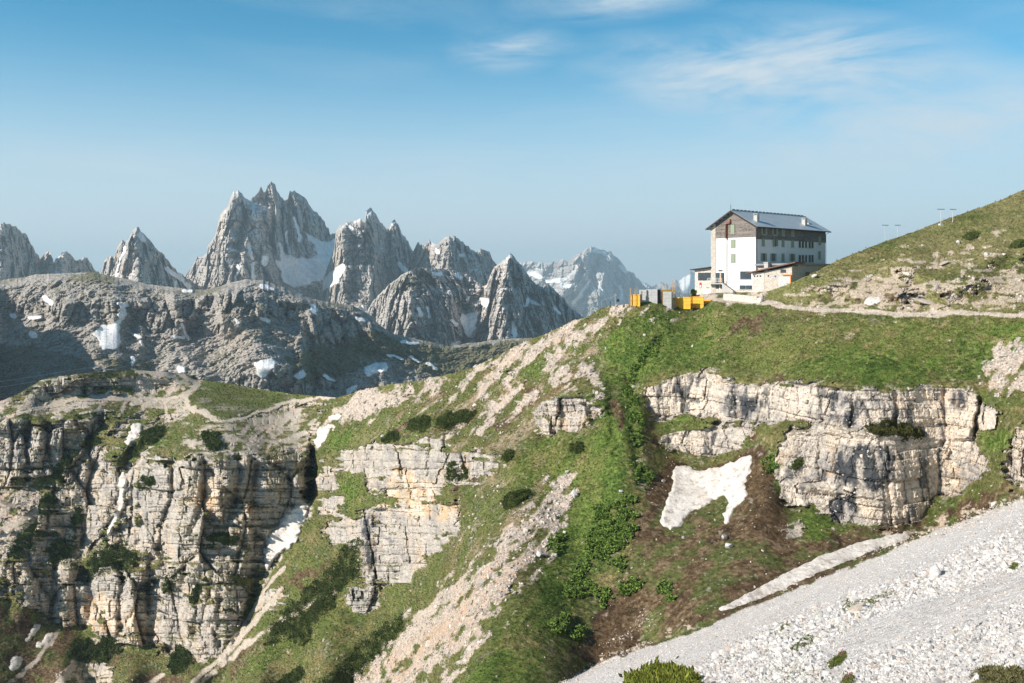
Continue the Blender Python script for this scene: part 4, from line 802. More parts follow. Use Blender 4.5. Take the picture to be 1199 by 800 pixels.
# windows of the long wall
def window_l(px, pyc, w_, h_, kind, zc=None):
    t_ = tl(px); z_ = zl(pyc, t_); y0 = -.085 if z_ > WB-.3 else -.005
    f_ = MB()
    f_.box(t_-w_/2-.07, t_+w_/2+.07, y0-.05, y0, z_-h_/2-.07, z_-h_/2); f_.box(t_-w_/2-.07, t_+w_/2+.07, y0-.05, y0, z_+h_/2, z_+h_/2+.07)
    for s_ in (-1, 1): f_.box(t_+s_*(w_/2+.035)-.035, t_+s_*(w_/2+.035)+.035, y0-.05, y0, z_-h_/2, z_+h_/2)
    if kind != 'slim': f_.box(t_-.025, t_+.025, y0-.045, y0-.001, z_-h_/2, z_+h_/2)
    fr = f_.build('window', FRAME if kind == 'slim' else GREYPL, hut)
    MB().box(t_-w_/2, t_+w_/2, y0-.022, y0-.003, z_-h_/2, z_+h_/2).build('pane', GLASS, fr)
    MB().box(t_-w_/2-.15, t_+w_/2+.15, y0-.14, y0, z_-h_/2-.17, z_-h_/2-.075).build('sill', SILL, fr)
    sh = []
    if kind == 'closed': sh = [(t_-w_/2, t_-.01), (t_+.01, t_+w_/2)]; yy = y0-.10
    elif kind == 'open': sh = [(t_-w_/2-.62, t_-w_/2-.1), (t_+w_/2+.1, t_+w_/2+.62)]; yy = y0-.06
    for a, b in sh: MB().box(a, b, yy, yy+.045, z_-h_/2-.02, z_+h_/2+.02).build('shutter', SHUT, fr)
    if kind == 'ajar':
        for s_ in (-1, 1): MB().prism([(t_+s_*w_/2, y0-.06, z_-h_/2), (t_+s_*(w_/2+.1), y0-.55, z_-h_/2), (t_+s_*(w_/2+.14), y0-.54, z_-h_/2), (t_+s_*(w_/2+.04), y0-.06, z_-h_/2)], (0, 0, h_)).build('shutter', SHUT, fr)
for zx, kd in ((628, 'open'), (712, 'open'), (778, 'closed'), (852, 'closed')): window_l(800+zx/6.66, 270.6+(zx-628)*.0085, .95, 1.35, kd)
for zx, kd in ((623, 'closed'), (709, 'ajar'), (777, 'closed'), (851, 'closed')): window_l(800+zx/6.66, 283.6+(zx-628)*.007, .95, 1.5, kd)
for zx, kd in ((627, 'open'), (702, 'open'), (777, 'closed'), (850, 'open')): window_l(800+zx/6.66, 301.2+(zx-628)*.002, .95, 1.5, kd)
for zx in (908, 932, 957, 985, 1007): window_l(800+zx/6.66, 285.8+(zx-908)*.006, .62, 1.4, 'slim'); window_l(800+zx/6.66, 303, .62, 1.4, 'slim')
window_l(800+1061/6.66, 282, .85, 1.6, 'closed'); window_l(800+1061/6.66, 298.8, .85, 1.6, 'closed')
def lettering(txt, size, loc, rot, mat, parent, name='lettering'):
    cu = bpy.data.curves.new(name, 'FONT'); cu.body = txt; cu.size = size; cu.extrude = .02; cu.align_x = 'CENTER'
    o = bpy.data.objects.new(name, cu); me = bpy.data.meshes.new_from_object(o); bpy.data.objects.remove(o); bpy.data.curves.remove(cu); me.name = name
    me.materials.append(mat); o = bpy.data.objects.new(name, me); COL.objects.link(o); o.parent = parent; o.location = loc; o.rotation_euler = rot; return o
LET = mat_simple('grey_letters', (.19, .20, .20), .7)
tm = tl(800+962/6.66)
lettering('RIFUGIO', .95, (tm, -.105, 10.15), (R(90), 0, 0), LET, hut); lettering('AURONZO', .85, (tm, -.105, 9.25), (R(90), 0, 0), LET, hut)
# windows of the gable
def window_g(px, pyc, w_, h_, kind, x0=-.005):
    q = wg(px); z_ = zg(pyc, q); f_ = MB()
    f_.box(x0-.05, x0, q-w_/2-.07, q+w_/2+.07, z_-h_/2-.07, z_-h_/2); f_.box(x0-.05, x0, q-w_/2-.07, q+w_/2+.07, z_+h_/2, z_+h_/2+.07)
    for s_ in (-1, 1): f_.box(x0-.05, x0, q+s_*(w_/2+.035)-.035, q+s_*(w_/2+.035)+.035, z_-h_/2, z_+h_/2)
    n_ = max(1, int(round(w_/.9)))
    for k in range(1, n_): f_.box(x0-.045, x0-.001, q-w_/2+k*w_/n_-.04, q-w_/2+k*w_/n_+.04, z_-h_/2, z_+h_/2)
    fr = f_.build('window', FRAME, hut)
    MB().box(x0-.022, x0-.003, q-w_/2, q+w_/2, z_-h_/2, z_+h_/2).build('pane', GLASS, fr)
    MB().box(x0-.14, x0, q-w_/2-.12, q+w_/2+.12, z_-h_/2-.17, z_-h_/2-.075).build('sill', SILL, fr)
    if kind == 'closed':
        for a, b in ((q-w_/2, q-.01), (q+.01, q+w_/2)): MB().box(x0-.10, x0-.055, a, b, z_-h_/2-.02, z_+h_/2+.02).build('shutter', SHUT, fr)
    return fr
window_g(858.2, 268.2, .95, 1.75, 'closed', -.075); window_g(858.5, 285.3, .95, 1.5, 'closed'); window_g(858.5, 302.5, .95, 1.6, 'closed')
window_g(873.2, 322.4, 2.5, 1.45, 'plain'); window_g(869.8, 336.5, 1.2, .65, 'plain', -.095); window_g(877.2, 336.5, 1.2, .65, 'plain', -.095)
# brown flue, mast, wall lamp
q = wg(851.3); q2 = wg(855.5)
MB().tube([(-.28, q, zg(279.5, q)), (-.28, q, zg(262.5, q)), (-.28, q-.25, zg(261.6, q)), (-.28, q2, zg(261.6, q2))], .2, 10).build('flue_pipe', COPPER, hut, True)
MB().tube([(-.28, q2, zg(262.4, q2)), (-.28, q2, zg(256.8, q2))], .2, 10).build('flue_pipe', COPPER, hut, True)
MB().tube([(-.12, q, zg(279.6, q)), (-.12, q, -1.2)], .06).build('downpipe', STEEL, hut)
MB().tube([(-ov, MID, AZ), (-ov, MID, AZ+1.3)], .05).build('antenna', DARKS, hut); MB().tube([(-ov, MID, AZ+1.31), (-ov, MID, AZ+4.3)], .012).build('antenna_tip', STEEL, hut)
q = wg(843.5); MB().box(-.35, -.02, q-.5, q+.45, zg(316.6, q)-.05, zg(316.6, q)+.07).build('wall_lamp', DARKS, hut)
# balcony, glazed door, stair
q0, q1 = wg(848.3), wg(838.2); zb = zg(331.6, q0)
dr = MB(); dr.box(-.06, -.004, q0+.05, q1-.05, zb, zb+2.15); door = dr.build('door', FRAME, hut)
for a, b in ((q0+.15, q0+.85), (q1-.85, q1-.15)): MB().box(-.075, -.061, a, b, zb+.2, zb+2.05).build('pane', GLASS, door)
MB().box(-.09, -.061, (q0+q1)/2-.3, (q0+q1)/2+.05, zb+.05, zb+2.1).build('door_leaf', WOODP, door)
bl = MB().box(-1.3, -.01, q0-.3, q1+1.3, zb-.22, zb-.02); balc = bl.build('balcony', GREYPL, hut)
rl = MB(); ys = np.linspace(q0-.25, q1+1.25, 6)
for y_ in ys: rl.box(-1.28, -1.22, y_-.03, y_+.03, zb-.02, zb+1.0)
for zz in (.3, .62, .98): rl.box(-1.285, -1.215, ys[0], ys[-1], zb+zz, zb+zz+.06)
rl.build('railing', mat_simple('white_rail', (.7, .7, .68), .6), balc)
st = MB()
for k in range(9): st.box(-1.3, -.12, q0-.62-k*.3, q0-.32-k*.3, -4, zb-.25-k*.19)
st.prism([(-1.42, q0-.3, zb+.1), (-1.42, q0-3.1, zb-1.6), (-1.42, q0-3.1, zb-1.9), (-1.42, q0-.3, zb-.3)], (.1, 0, 0)); st.build('stair', GREYPL, hut)
for a, b in ((wg(842), wg(838.6)), (wg(847.8), wg(843.6))): MB().box(-.1, -.095+.02, a, b, zb-1.2, zb-.35).build('cellar_window', GLASS, hut)
# low stone wing at the left end
a0, a1 = HW+.1, wg(812.4); zt0, zt1 = zg(314.5, a1), zg(312, a0)
wing = MB().prism([(.35, a0, -7), (.35, a1, -7), (.35, a1, zt0-.35), (.35, a0, zt1-.3)], (9.5, 0, 0)).build('side_wing', STONE2, hut)
MB().prism([(-.45, a0-.1, zt1-.28), (-.45, a1+.75, zt0-.38), (-.45, a1+.75, zt0-.2), (-.45, a0-.1, zt1-.06)], (10.6, 0, 0)).build('wing_roof', DARKW, wing)
def on_wing(px0, px1, py0, py1, name, mat, x0, x1):
    qa, qb = wg(px1), wg(px0); za, zb_ = zg(py1, (qa+qb)/2), zg(py0, (qa+qb)/2); return MB().box(x0, x1, qa, qb, za, zb_).build(name, mat, wing)
on_wing(816.4, 832.6, 319.4, 328.4, 'window_frame', FRAME, .27, .345)
for a, b in ((817, 821.6), (822.3, 827.7), (828.4, 832)): on_wing(a, b, 320, 327.8, 'pane', GLASS, .255, .268)
on_wing(823, 831.8, 336, 345.5, 'door', mat_simple('pale_door', (.62, .66, .68), .6), .30, .345); on_wing(826, 829.8, 336.2, 337.8, 'sign', ORANGE, .28, .298)
on_wing(818, 820.4, 331, 337.3, 'sign', REDS, .30, .345); on_wing(818.4, 820, 334, 336.8, 'sign_face', mat_simple('white_panel', (.75, .75, .75), .5), .285, .298)
# flat-roofed front block and the stone shed with its lean-to roof
fb = MB().box(.5, 24.0, -9.3, -.01, -7, 3.25).build('front_block', GREYPL, hut)
MB().box(-.35, 24.5, -9.8, -.02, 3.26, 3.62).build('flat_roof', mat_simple('roof_gravel', (.30, .31, .32), .9), fb)
shed = MB().prism([(-1.6, -.35, -7), (-1.6, -9.2, -7), (-1.6, -9.2, 3.0), (-1.6, -.35, 1.55)], (2.09, 0, 0)).build('stone_shed', STONE, hut)
MB().prism([(-2.5, .75, 1.62), (-2.5, -10.4, 3.62), (-2.5, -10.4, 3.84), (-2.5, .75, 1.84)], (3.6, 0, 0)).build('shed_roof', RUST, shed)
pf = MB().box(-1.66, -1.601, -3.0, -.35, -7, 1.85); pf.build('shed_front', STONE2, shed)
for k in range(3): MB().box(-1.70, -1.661, -1.0-k*.68, -.66-k*.68, .95, 1.3).build('vent_opening', FRAME, shed)
MB().box(-1.63, -1.602, -4.1, -3.85, .95, 1.35).build('vent_opening', FRAME, shed)
MB().box(-1.64, -1.602, -7.9, -6.7, 1.75, 2.4).build('shed_window', FRAME, shed); MB().box(-1.655, -1.641, -7.2, -6.85, 1.8, 2.3).build('pane', GLASS, shed)
MB().tube([(-1.64, -5.55, 1.05), (-1.6, -5.55, 1.05)], .2, 16).build('round_sign', BLUES, shed)
MB().box(-1.66, -1.602, -9.0, -6.25, -1.3, 1.05).build('shed_door', mat_simple('grey_door', (.55, .56, .55), .6), shed)
MB().box(-1.9, -1.78, -9.15, -8.95, -1.5, 1.3).box(-1.9, -1.78, -9.15, -7.2, 1.25, 1.42).build('orange_frame', ORANGE, shed)
MB().box(-1.2, -.3, -3.6, -2.7, 1.9, 3.75).build('shed_chimney', GREYPL, shed); MB().box(-1.32, -.18, -3.72, -2.58, 3.76, 3.9).build('shed_chimney_cap', GREYPL, shed)
for k, t_ in enumerate((3.2, 6.5, 9.5)): MB().box(t_, t_+1.3, -9.36, -9.305, .6, 1.9).build('front_window', GLASS, fb)

# ------------------------------------------------------------------ yard, retaining wall, building site
def G(px, py): return Vector(ground(px, py).tolist())
def wall_between(name, pts, h, th, mat, label, cat):
    """wall following surveyed ground points (px, py, top height above ground)"""
    P_ = [G(a, b) for a, b in pts]; m = MB()
    for a, b in zip(P_[:-1], P_[1:]):
        d = (b-a); d.z = 0; nrm = Vector((-d.y, d.x, 0)).normalized()*th
        base = [a+Vector((0, 0, -.8)), b+Vector((0, 0, -.8)), b+Vector((0, 0, h)), a+Vector((0, 0, h))]
        m.prism(base, nrm)
    o = m.build(name, mat); return tag(o, label, cat)
wall_between('retaining_wall', [(847, 351.3), (858, 352.2), (872, 353.6), (886, 355.2)], 1.25, .5, STONE2, 'low pale stone retaining wall beside the track below the white hut', 'retaining wall')
def site_box(name, px0, px1, pyt, pyb, Y, depth, mat, label, cat, parent=None, rz=.35):
    Y = min(Y, float(G((px0+px1)/2, pyb).y)+.2); x0, x1 = (px0-CX)/F*Y, (px1-CX)/F*Y; z0, z1 = (HY-pyb)/F*Y, (HY-pyt)/F*Y
    e = empty(name, ((x0+x1)/2, Y+depth/2, z0), rz, label, cat) if parent is None else parent
    return e, x1-x0, z1-z0
def concrete(px0, px1, pyt, pyb, Y, label, rz=.3):
    e, w_, h_ = site_box('concrete_wall', px0, px1, pyt, pyb, Y, 1.0, CONC, label, 'concrete wall', rz=rz)
    w_ /= math.cos(rz); n_ = max(1, int(round(w_/1.3)))
    m = MB()
    for k in range(n_):
        for j in range(5): m.box(-w_/2+k*w_/n_+.012, -w_/2+(k+1)*w_/n_-.012, -.3, .3, (j*h_/5)+.012-(.9 if j == 0 else 0), (j+1)*h_/5-.012)
    m.build('block_courses', CONC, e); MB().box(-w_/2+.04, w_/2-.04, -.27, .27, -.9, h_-.03).build('core', mat_simple('mortar', (.33, .33, .32), .9), e)
    return e
concrete(749.2, 757.6, 339.4, 355, 188.5, 'pale grey concrete block wall next to the leftmost yellow formwork', -.4)
concrete(757.8, 770.2, 338.8, 356, 188, 'widest grey concrete block wall in the middle of the building site', -.4)
concrete(777.2, 786.8, 341.6, 361, 186, 'narrow grey concrete block wall standing lowest in front of an orange panel', -.35)
def formwork(px0, px1, pyt, pyb, Y, label, rz=0, rows=3):
    e, w_, h_ = site_box('formwork_panel', px0, px1, pyt, pyb, Y, .3, YEL, label, 'formwork panel', rz=rz); w_ = w_/math.cos(rz)*1.04; h_ *= 1.06
    MB().box(-w_/2, w_/2, -.02, .06, -.6, h_).build('panel_sheet', YEL, e)
    m = MB()
    for k in range(5): x_ = -w_/2+.05+k*(w_-.1)/4; m.box(x_-.025, x_+.025, -.05, -.021, -.6, h_+.03)
    m.build('upright', YEL, e)
    for j in range(rows): MB().box(-w_/2, w_/2, -.10, -.052, .25+j*(h_-.4)/max(1, rows-1), .37+j*(h_-.4)/max(1, rows-1)).build('waler', YEL, e)
    return e
formwork(738.6, 749, 345.8, 360, 188, 'yellow formwork panel at the left end of the building site', -.55)
formwork(792.5, 807.5, 348.8, 358.5, 187, 'yellow formwork panel right of the tall timber posts', -.6)
formwork(808.2, 822.8, 348, 357.6, 187.5, 'yellow formwork panel nearest the entrance track of the hut', -.6)
formwork(823.5, 831.5, 351.6, 355.2, 187.8, 'small low yellow formwork panel at the right end of the row', -.6, 2)
e, w_, h_ = site_box('formwork_panel', 774.8, 778.6, 339.6, 357, 187.6, .3, ORANGE, 'narrow upright orange formwork panel between two grey concrete walls', 'formwork panel', rz=.2)
MB().box(-w_/2, w_/2, -.05, .05, -.6, h_).build('panel_sheet', mat_simple('amber_formwork', (.72, .33, .03), .6), e); MB().box(-w_/2, w_/2+2.2, -.12, -.055, h_-.5, h_).build('waler', mat_simple('amber_beam', (.70, .36, .04), .6), e)
e, w_, h_ = site_box('rebar_cage', 770.6, 774.6, 339.2, 357, 188.3, .6, DARKS, 'dark reinforcing cage beside the widest concrete block wall', 'rebar cage')
m = MB()
for k in range(5): m.tube([(-w_/2+k*w_/4, -.1, -.6), (-w_/2+k*w_/4, -.1, h_+.1)], .035, 6)
m.build('upright_bar', DARKS, e); m = MB()
for k in range(8): m.tube([(-w_/2, -.14, k*h_/7.5), (w_/2, -.14, k*h_/7.5)], .03, 6)
m.build('tie_bar', DARKS, e); MB().box(-w_/2, w_/2, .1, .2, -.6, h_).build('backing_board', mat_simple('shuttering_ply', (.10, .07, .05), .8), e)
def post(px, pyt, pyb, Y, r, label):
    Y = min(Y, float(G(px, pyb).y)-.1); x_ = (px-CX)/F*Y; z0, z1 = (HY-pyb)/F*Y, (HY-pyt)/F*Y
    o = MB().box(-r, r, -r, r, -.6, z1-z0).build('timber_post', WOODP); o.location = (x_, Y, z0); return tag(o, label, 'timber post')
post(738.2, 337, 360, 187.6, .09, 'tall raw timber post at the left edge of the leftmost yellow panel')
post(743.6, 338, 360, 187.6, .07, 'raw timber post in front of the middle of the leftmost yellow panel')
post(745.9, 337, 352, 189, .05, 'thin timber post standing behind the leftmost yellow panel')
post(787.8, 328.6, 361, 186.6, .09, 'tallest raw timber post right of the narrow concrete wall')
post(790.3, 333.5, 360, 186.9, .07, 'second tall timber post at the left of the wide yellow panels')
post(778.4, 333, 345, 188.6, .05, 'short timber post rising above the orange formwork panel')
# site fence
e = empty('wire_fence', (0, 0, 0), 0, 'thin wire fence with slim posts behind the yellow panels left of the hut', 'fence')
m = MB(); Pp = [Vector(ray(p_, 347.0, 197.).tolist()) for p_ in (791, 796, 801, 806, 811)]
for p_ in Pp: m.tube([p_+Vector((0, 0, -.6)), p_+Vector((0, 0, 1.25))], .03, 6)
m.build('fence_post', DARKS, e); m = MB()
for zz in (.5, 1.15): m.tube([p_+Vector((0, 0, zz)) for p_ in Pp], .022, 6)
m.build('fence_wire', STEEL, e)
# barrier frame and round board on the spur
p0, p1 = G(704.6, 360.8), G(720.5, 358.6)
e = empty('barrier_frame', p0, 0, 'light metal barrier frame with tall post on the crest left of the building site', 'barrier')
m = MB(); d = p1-p0
m.tube([(0, 0, -.4), (0, 0, 1.6)], .035, 6).tube([(d.x, d.y, d.z-.4), (d.x, d.y, d.z+2.4)], .07, 6); m.build('post', STEEL, e)
MB().tube([(0, 0, 1.55), (d.x, d.y, d.z+2.0)], .035, 6).build('top_rail', STEEL, e); MB().box(d.x-.2, d.x+.2, d.y-.1, d.y+.1, d.z+2.0, d.z+2.5).build('lamp_box', STEEL, e)
p2 = G(723.6, 358.7); e = empty('round_signpost', p2, 0, 'dark round board on a thin pole beside the metal barrier frame', 'signpost')
MB().tube([(0, 0, -.4), (0, 0, 1.3)], .025, 6).build('pole', STEEL, e); MB().tube([(0, -.03, 1.15), (0, .03, 1.15)], .3, 18).build('board', DARKS, e)
p3 = G(714.5, 359.5); tag(MB().tube([p3+Vector((0, 0, -.4)), p3+Vector((0, 0, 1.25))], .06, 8).build('marker_post', DARKW), 'short dark marker post standing under the rail of the metal barrier frame', 'marker post')
# T-shaped poles on the right-hand crest
GREYM = mat_simple('pale_post', (.62, .62, .60), .6)
def tpole(base, h, arm, label, foot=False):
    e = empty('t_pole', base, .25, label, 't-shaped pole')
    MB().tube([(0, 0, -1.0), (0, 0, h)], .055, 8).build('post', GREYM, e); MB().box(-arm, arm, -.06, .06, h, h+.14).build('crossbar', mat_simple('blue_grey_bar', (.25, .32, .36), .6), e)
    if foot: MB().box(-.35, .35, -.3, .3, -.4, .25).build('footing', GREYM, e)
tpole(G(1101.6, 263.6), 3.0, .82, 'white T-shaped pole with a pale concrete foot on the grassy right-hand crest', True)
tpole(G(1115.6, 260.5), 2.45, .75, 'white T-shaped pole without a foot, rightmost on the grassy crest')
def behind(px, pyt, Y, h): q_ = Vector(ray(px, pyt, Y).tolist()); return Vector((q_.x, q_.y, q_.z-h))
tpole(behind(1036.5, 264.2, 215, 8.5), 8.5, .85, 'leftmost T-shaped pole, only its thin crossbar showing above the crest')
tpole(behind(1051, 264.2, 207, 7.5), 7.5, .75, 'T-shaped pole half hidden behind the crest, second from the left')
# power cables across the left-hand valley
for k, (a, b, c2, d2, lab) in enumerate([(-60, 456, 360, 372, 'uppermost thin power cable crossing the dark valley at the left'), (-60, 462, 330, 384, 'middle thin power cable crossing the dark valley at the left'), (-60, 480, 335, 395, 'lowest thin power cable crossing the dark valley at the left')]):
    A_, B_ = Vector(ray(a, b, 560).tolist()), Vector(ray(c2, d2, 1330).tolist()); pts = []
    for t_ in np.linspace(0, 1, 24): p_ = A_.lerp(B_, t_); p_.z -= 14*4*t_*(1-t_)*.5; pts.append(p_)
    tag(MB().tube(pts, .11, 5).build('power_cable', STEEL), lab, 'power cable')

# ------------------------------------------------------------------ snow lying in hollows
SNOWM = mat_terrain('old_snow', .9, .25, 3.0, .08, .12, 1.0)
def snow(poly, label, amp=.55, sm=3, step=.9, fray=1.0):
    p = np.array(poly, float); x0, y0 = p.min(0)-6; x1, y1 = p.max(0)+6
    gx = np.arange(x0, x1, step); gy = np.arange(y0, y1, step); PXs, PYs = np.meshgrid(gx, gy)
    Pg = ground(PXs, PYs); Lg = np.log(Pg[..., 1]); k = sm
    Lb = blur(Lg.astype(np.float32), k); Lb = .5*Lb+.5*np.minimum(Lb, Lg)
    m_ = blur(fill(poly), 1); wn = fray*fbm(PXs/7, PYs/7, PXs*0, 4, 601)*5+fbm(PXs/2.2, PYs/2.2, PXs*0, 3, 606)*3.2; wm = fray*(fbm(PXs/5, PYs/5, PXs*0+7, 4, 602)*3+fbm(PXs/2.2, PYs/2.2, PXs*0+5, 3, 607)*2.5)
    mm = samp(m_, PXs+wn, PYs+wm); mm = blur(mm, 1)
    h_ = (mm-.42)*2*amp+.16*fbm(Pg[..., 0]/.9, Pg[..., 1]/1.5, Pg[..., 2]/.9, 3, 603)*mm
    V = ray(PXs, PYs, np.exp(Lb-h_/np.exp(Lb)))
    f_ = grid_faces(len(gy), len(gx)); keep = mm.ravel()[f_].max(1) > .12; f_ = f_[keep]
    cc = np.zeros(V.shape, np.float32)+C3((.70, .655, .61)); n_ = fbm(Pg[..., 0]/1.2, Pg[..., 1]/4, Pg[..., 2]/1.2, 4, 604); cc = over(cc, (.58, .53, .475), sstep(.0, .5, n_)*.8); cc = over(cc, (.36, .30, .25), sstep(.15, .45, fbm(Pg[..., 0]/.6, Pg[..., 1]/.6, Pg[..., 2]/.6, 3, 605))*.7)
    cc = over(cc, (.33, .27, .21), (1-sstep(.40, .56, mm+.2*n_))*.6*min(1, fray))
    used = np.unique(f_); rm = np.zeros(V.shape[0]*V.shape[1], int); rm[used] = np.arange(len(used))
    o = mesh_np('snow_patch', V.reshape(-1, 3)[used], rm[f_], SNOWM, True, cc.reshape(-1, 3)[used]); tag(o, label, 'snow patch')
SNOWS = [([(790,545),(803,545),(815,551),(835,549),(855,543),(878,532),(883,538),(876,552),(870,568),(876,578),(862,595),(851,616),(847,614),(852,590),(845,578),(830,590),(815,595),(800,605),(795,617),(783,620),(772,612),(777,595),(787,570)], 'largest snow patch, ragged below, in the brown hollow under the right-hand cliff'),
 ([(838,715),(870,698),(900,682),(960,652),(1000,637),(1062,623),(1064,628),(1020,645),(990,658),(960,670),(920,688),(880,704),(850,715)], 'long thin snow strip lying along the upper edge of the white scree'),
 ([(333,604),(345,595),(358,588),(363,590),(357,610),(350,617),(350,632),(338,643),(322,655),(313,668),(307,660),(311,645),(309,635),(320,622)], 'large snow patch at the foot of the dark gully between the left-hand cliffs'),
 ([(148,510),(158,496),(169,496),(163,512),(152,525),(148,521)], 'small snow patch at the top of the narrow gully left of the meadow'),
 ([(141,553),(147,550),(146,575),(147,590),(140,605),(131,628),(125,628),(131,610),(138,590),(139,570)], 'narrow snow tongue hanging inside the steep left-hand gully'),
 ([(368,520),(374,503),(388,496),(391,497),(385,510),(377,522),(370,527)], 'leaning snow patch at the head of the dark gully right of the meadow'),
 ([(383,490),(395,485),(403,487),(395,492),(385,493)], 'tiny flat snow patch just above the leaning one at the gully head'),
 ([(27,755),(40,733),(48,730),(50,735),(35,750)], 'upper slanting snow patch on the brown slope at the bottom left'),
 ([(42,760),(55,742),(63,741),(64,748),(50,758)], 'slanting snow patch right of its twin on the brown slope at the bottom left'),
 ([(8,780),(18,768),(27,770),(24,782),(10,785)], 'roundish snow patch lowest of all near the bottom left corner'),
 ([(107,652),(118,642),(121,646),(110,656)], 'tiny snow remnant beside the big dark pine thicket on the left-hand cliff'),
 ([(1011,354),(1018,349),(1033,347),(1032,352),(1014,358)], 'small snow patch beside the track under the right-hand hill')]
for pl, lb in SNOWS: snow(pl, lb, 2.2 if ('foot of the dark gully' in lb or 'narrow snow tongue' in lb) else 1.3 if 'leaning' in lb or 'top of the narrow' in lb else .22 if 'strip' in lb else .45 if len(pl) < 14 else .5, fray=.35 if 'strip' in lb else 1.0)

# ------------------------------------------------------------------ stones
import bmesh
def hull_rock(seed, n=16, flat=.75):
    r_ = np.random.default_rng(seed); p = r_.normal(size=(n, 3)); p /= np.linalg.norm(p, axis=1, keepdims=True); p *= (.75+.35*r_.random((n, 1))); p *= np.array([1, .6+.4*r_.random(), flat*(.6+.4*r_.random())])
    bm = bmesh.new()
    for q_ in p: bm.verts.new(q_)
    bmesh.ops.convex_hull(bm, input=bm.verts); bmesh.ops.triangulate(bm, faces=bm.faces)
    for v_ in [v_ for v_ in bm.verts if not v_.link_faces]: bm.verts.remove(v_)
    bm.verts.index_update(); V = np.array([v_.co[:] for v_ in bm.verts]); Fc = np.array([[v_.index for v_ in f_.verts] for f_ in bm.faces]); bm.free(); return V, Fc
PROTO = [hull_rock(900+k, 14+k % 6) for k in range(10)]
STONEM = mat_terrain('broken_limestone', 3.0, .05, 14., .02, .22, .7)
def rots(n, r_, tilt=.5):
    a = r_.random(n)*2*PI; b = r_.normal(size=n)*tilt; c_ = r_.normal(size=n)*tilt
    ca, sa, cb, sb, cc_, sc_ = np.cos(a), np.sin(a), np.cos(b), np.sin(b), np.cos(c_), np.sin(c_)
    Rz = np.zeros((n, 3, 3)); Rz[:, 0, 0] = ca; Rz[:, 0, 1] = -sa; Rz[:, 1, 0] = sa; Rz[:, 1, 1] = ca; Rz[:, 2, 2] = 1
    Rx = np.zeros((n, 3, 3)); Rx[:, 0, 0] = 1; Rx[:, 1, 1] = cb; Rx[:, 1, 2] = -sb; Rx[:, 2, 1] = sb; Rx[:, 2, 2] = cb
    Ry = np.zeros((n, 3, 3)); Ry[:, 1, 1] = 1; Ry[:, 0, 0] = cc_; Ry[:, 0, 2] = sc_; Ry[:, 2, 0] = -sc_; Ry[:, 2, 2] = cc_
    return Rz @ Rx @ Ry
def merged(name, protos, pos, size, cols_, mat, r_, tilt=.5, smooth=False, label=None, cat=None):
    Vs = []; Fs = []; Cs = []; off = 0; kid = r_.integers(0, len(protos), len(pos))
    for k, (V, Fc) in enumerate(protos):
        i = np.where(kid == k)[0]
        if not len(i): continue
        W = np.einsum('nij,vj->nvi', rots(len(i), r_, tilt), V)*size[i, None, None]+pos[i, None, :]
        Vs.append(W.reshape(-1, 3)); Fs.append((Fc[None]+(np.arange(len(i))*len(V))[:, None, None]+off).reshape(-1, Fc.shape[1])); Cs.append(np.repeat(cols_[i], len(V), 0)); off += len(i)*len(V)
    o = mesh_np(name, np.concatenate(Vs), np.concatenate(Fs), mat, smooth, np.concatenate(Cs)); return tag(o, label, cat, None, 'stuff')
def scatter(n, wgt, r_):
    """n ground positions, chosen over the surveyed strip with the given weight array on the near grid"""
    w_ = (wgt*(np.abs(PY-PY*0) > 0)).ravel().astype(np.float64); w_ = np.clip(w_, 0, None)*np.repeat([(898-sky)/nr], nr, 0).ravel(); cs = np.cumsum(w_); i = np.searchsorted(cs, r_.random(n)*cs[-1]); i = np.clip(i, 0, w_.size-1)
    px = PX.ravel()[i]+r_.uniform(-.55, .55, n); py = PY.ravel()[i]+r_.uniform(-.5, .5, n); return px, py, i
r_ = np.random.default_rng(5)
coarse = area([[(770,806),(850,756),(900,733),(960,710),(1030,687),(1080,667),(1150,637),(1199,612),(1290,580),(1290,640),(1199,662),(1120,692),(1060,705),(1000,735),(962,760),(975,806)], [(965,806),(1000,772),(1060,757),(1120,737),(1199,702),(1290,662),(1290,890),(700,890)]], 5)
cz = samp(coarse, PX+wx*2, PY+wy*2)
wt = (talus > .6)*(.16+cz)*(1-.75*sstep(.5, .9, samp(line_mask(SCREE_EDGE, 24), PX, PY)))
px, py, ii = scatter(60000, wt, r_); G_ = ground(px, py); Yd = G_[:, 1]
czz = samp(coarse, px, py); sz = np.exp(r_.normal(size=len(px))*.6)*mix(.028, .058, czz)*(.55+Yd/75.)
sz = np.clip(sz, .025, .40)*np.clip(Yd/45, .62, 1)
colr = np.array([.61, .59, .575])[None]*r_.uniform(.6, 1.12, (len(px), 1)); colr[r_.random(len(px)) < .12] *= np.array([1.0, .88, .78]); colr = np.clip(colr, .1, .78)
order = np.argsort(-(sz/Yd)*((px > 640) & (px < 1199) & (py < 800))); big = order[:300]; rest = order[300:]
G_[:, 2] += sz*.15
merged('scree_stones', PROTO, G_[rest], sz[rest], colr[rest], STONEM, r_, .6, label='loose white limestone rubble covering the scree slope', cat='rubble')
OCT = [(np.array([[1, 0, 0], [-.8, .2, 0], [0, .8, .1], [.1, -.9, 0], [.1, 0, .6], [0, .1, -.6]])*np.array(q_), np.array([[0, 2, 4], [2, 1, 4], [1, 3, 4], [3, 0, 4], [2, 0, 5], [1, 2, 5], [3, 1, 5], [0, 3, 5]])) for q_ in ((1, .8, .9), (.8, 1, .7), (1, .6, 1))]
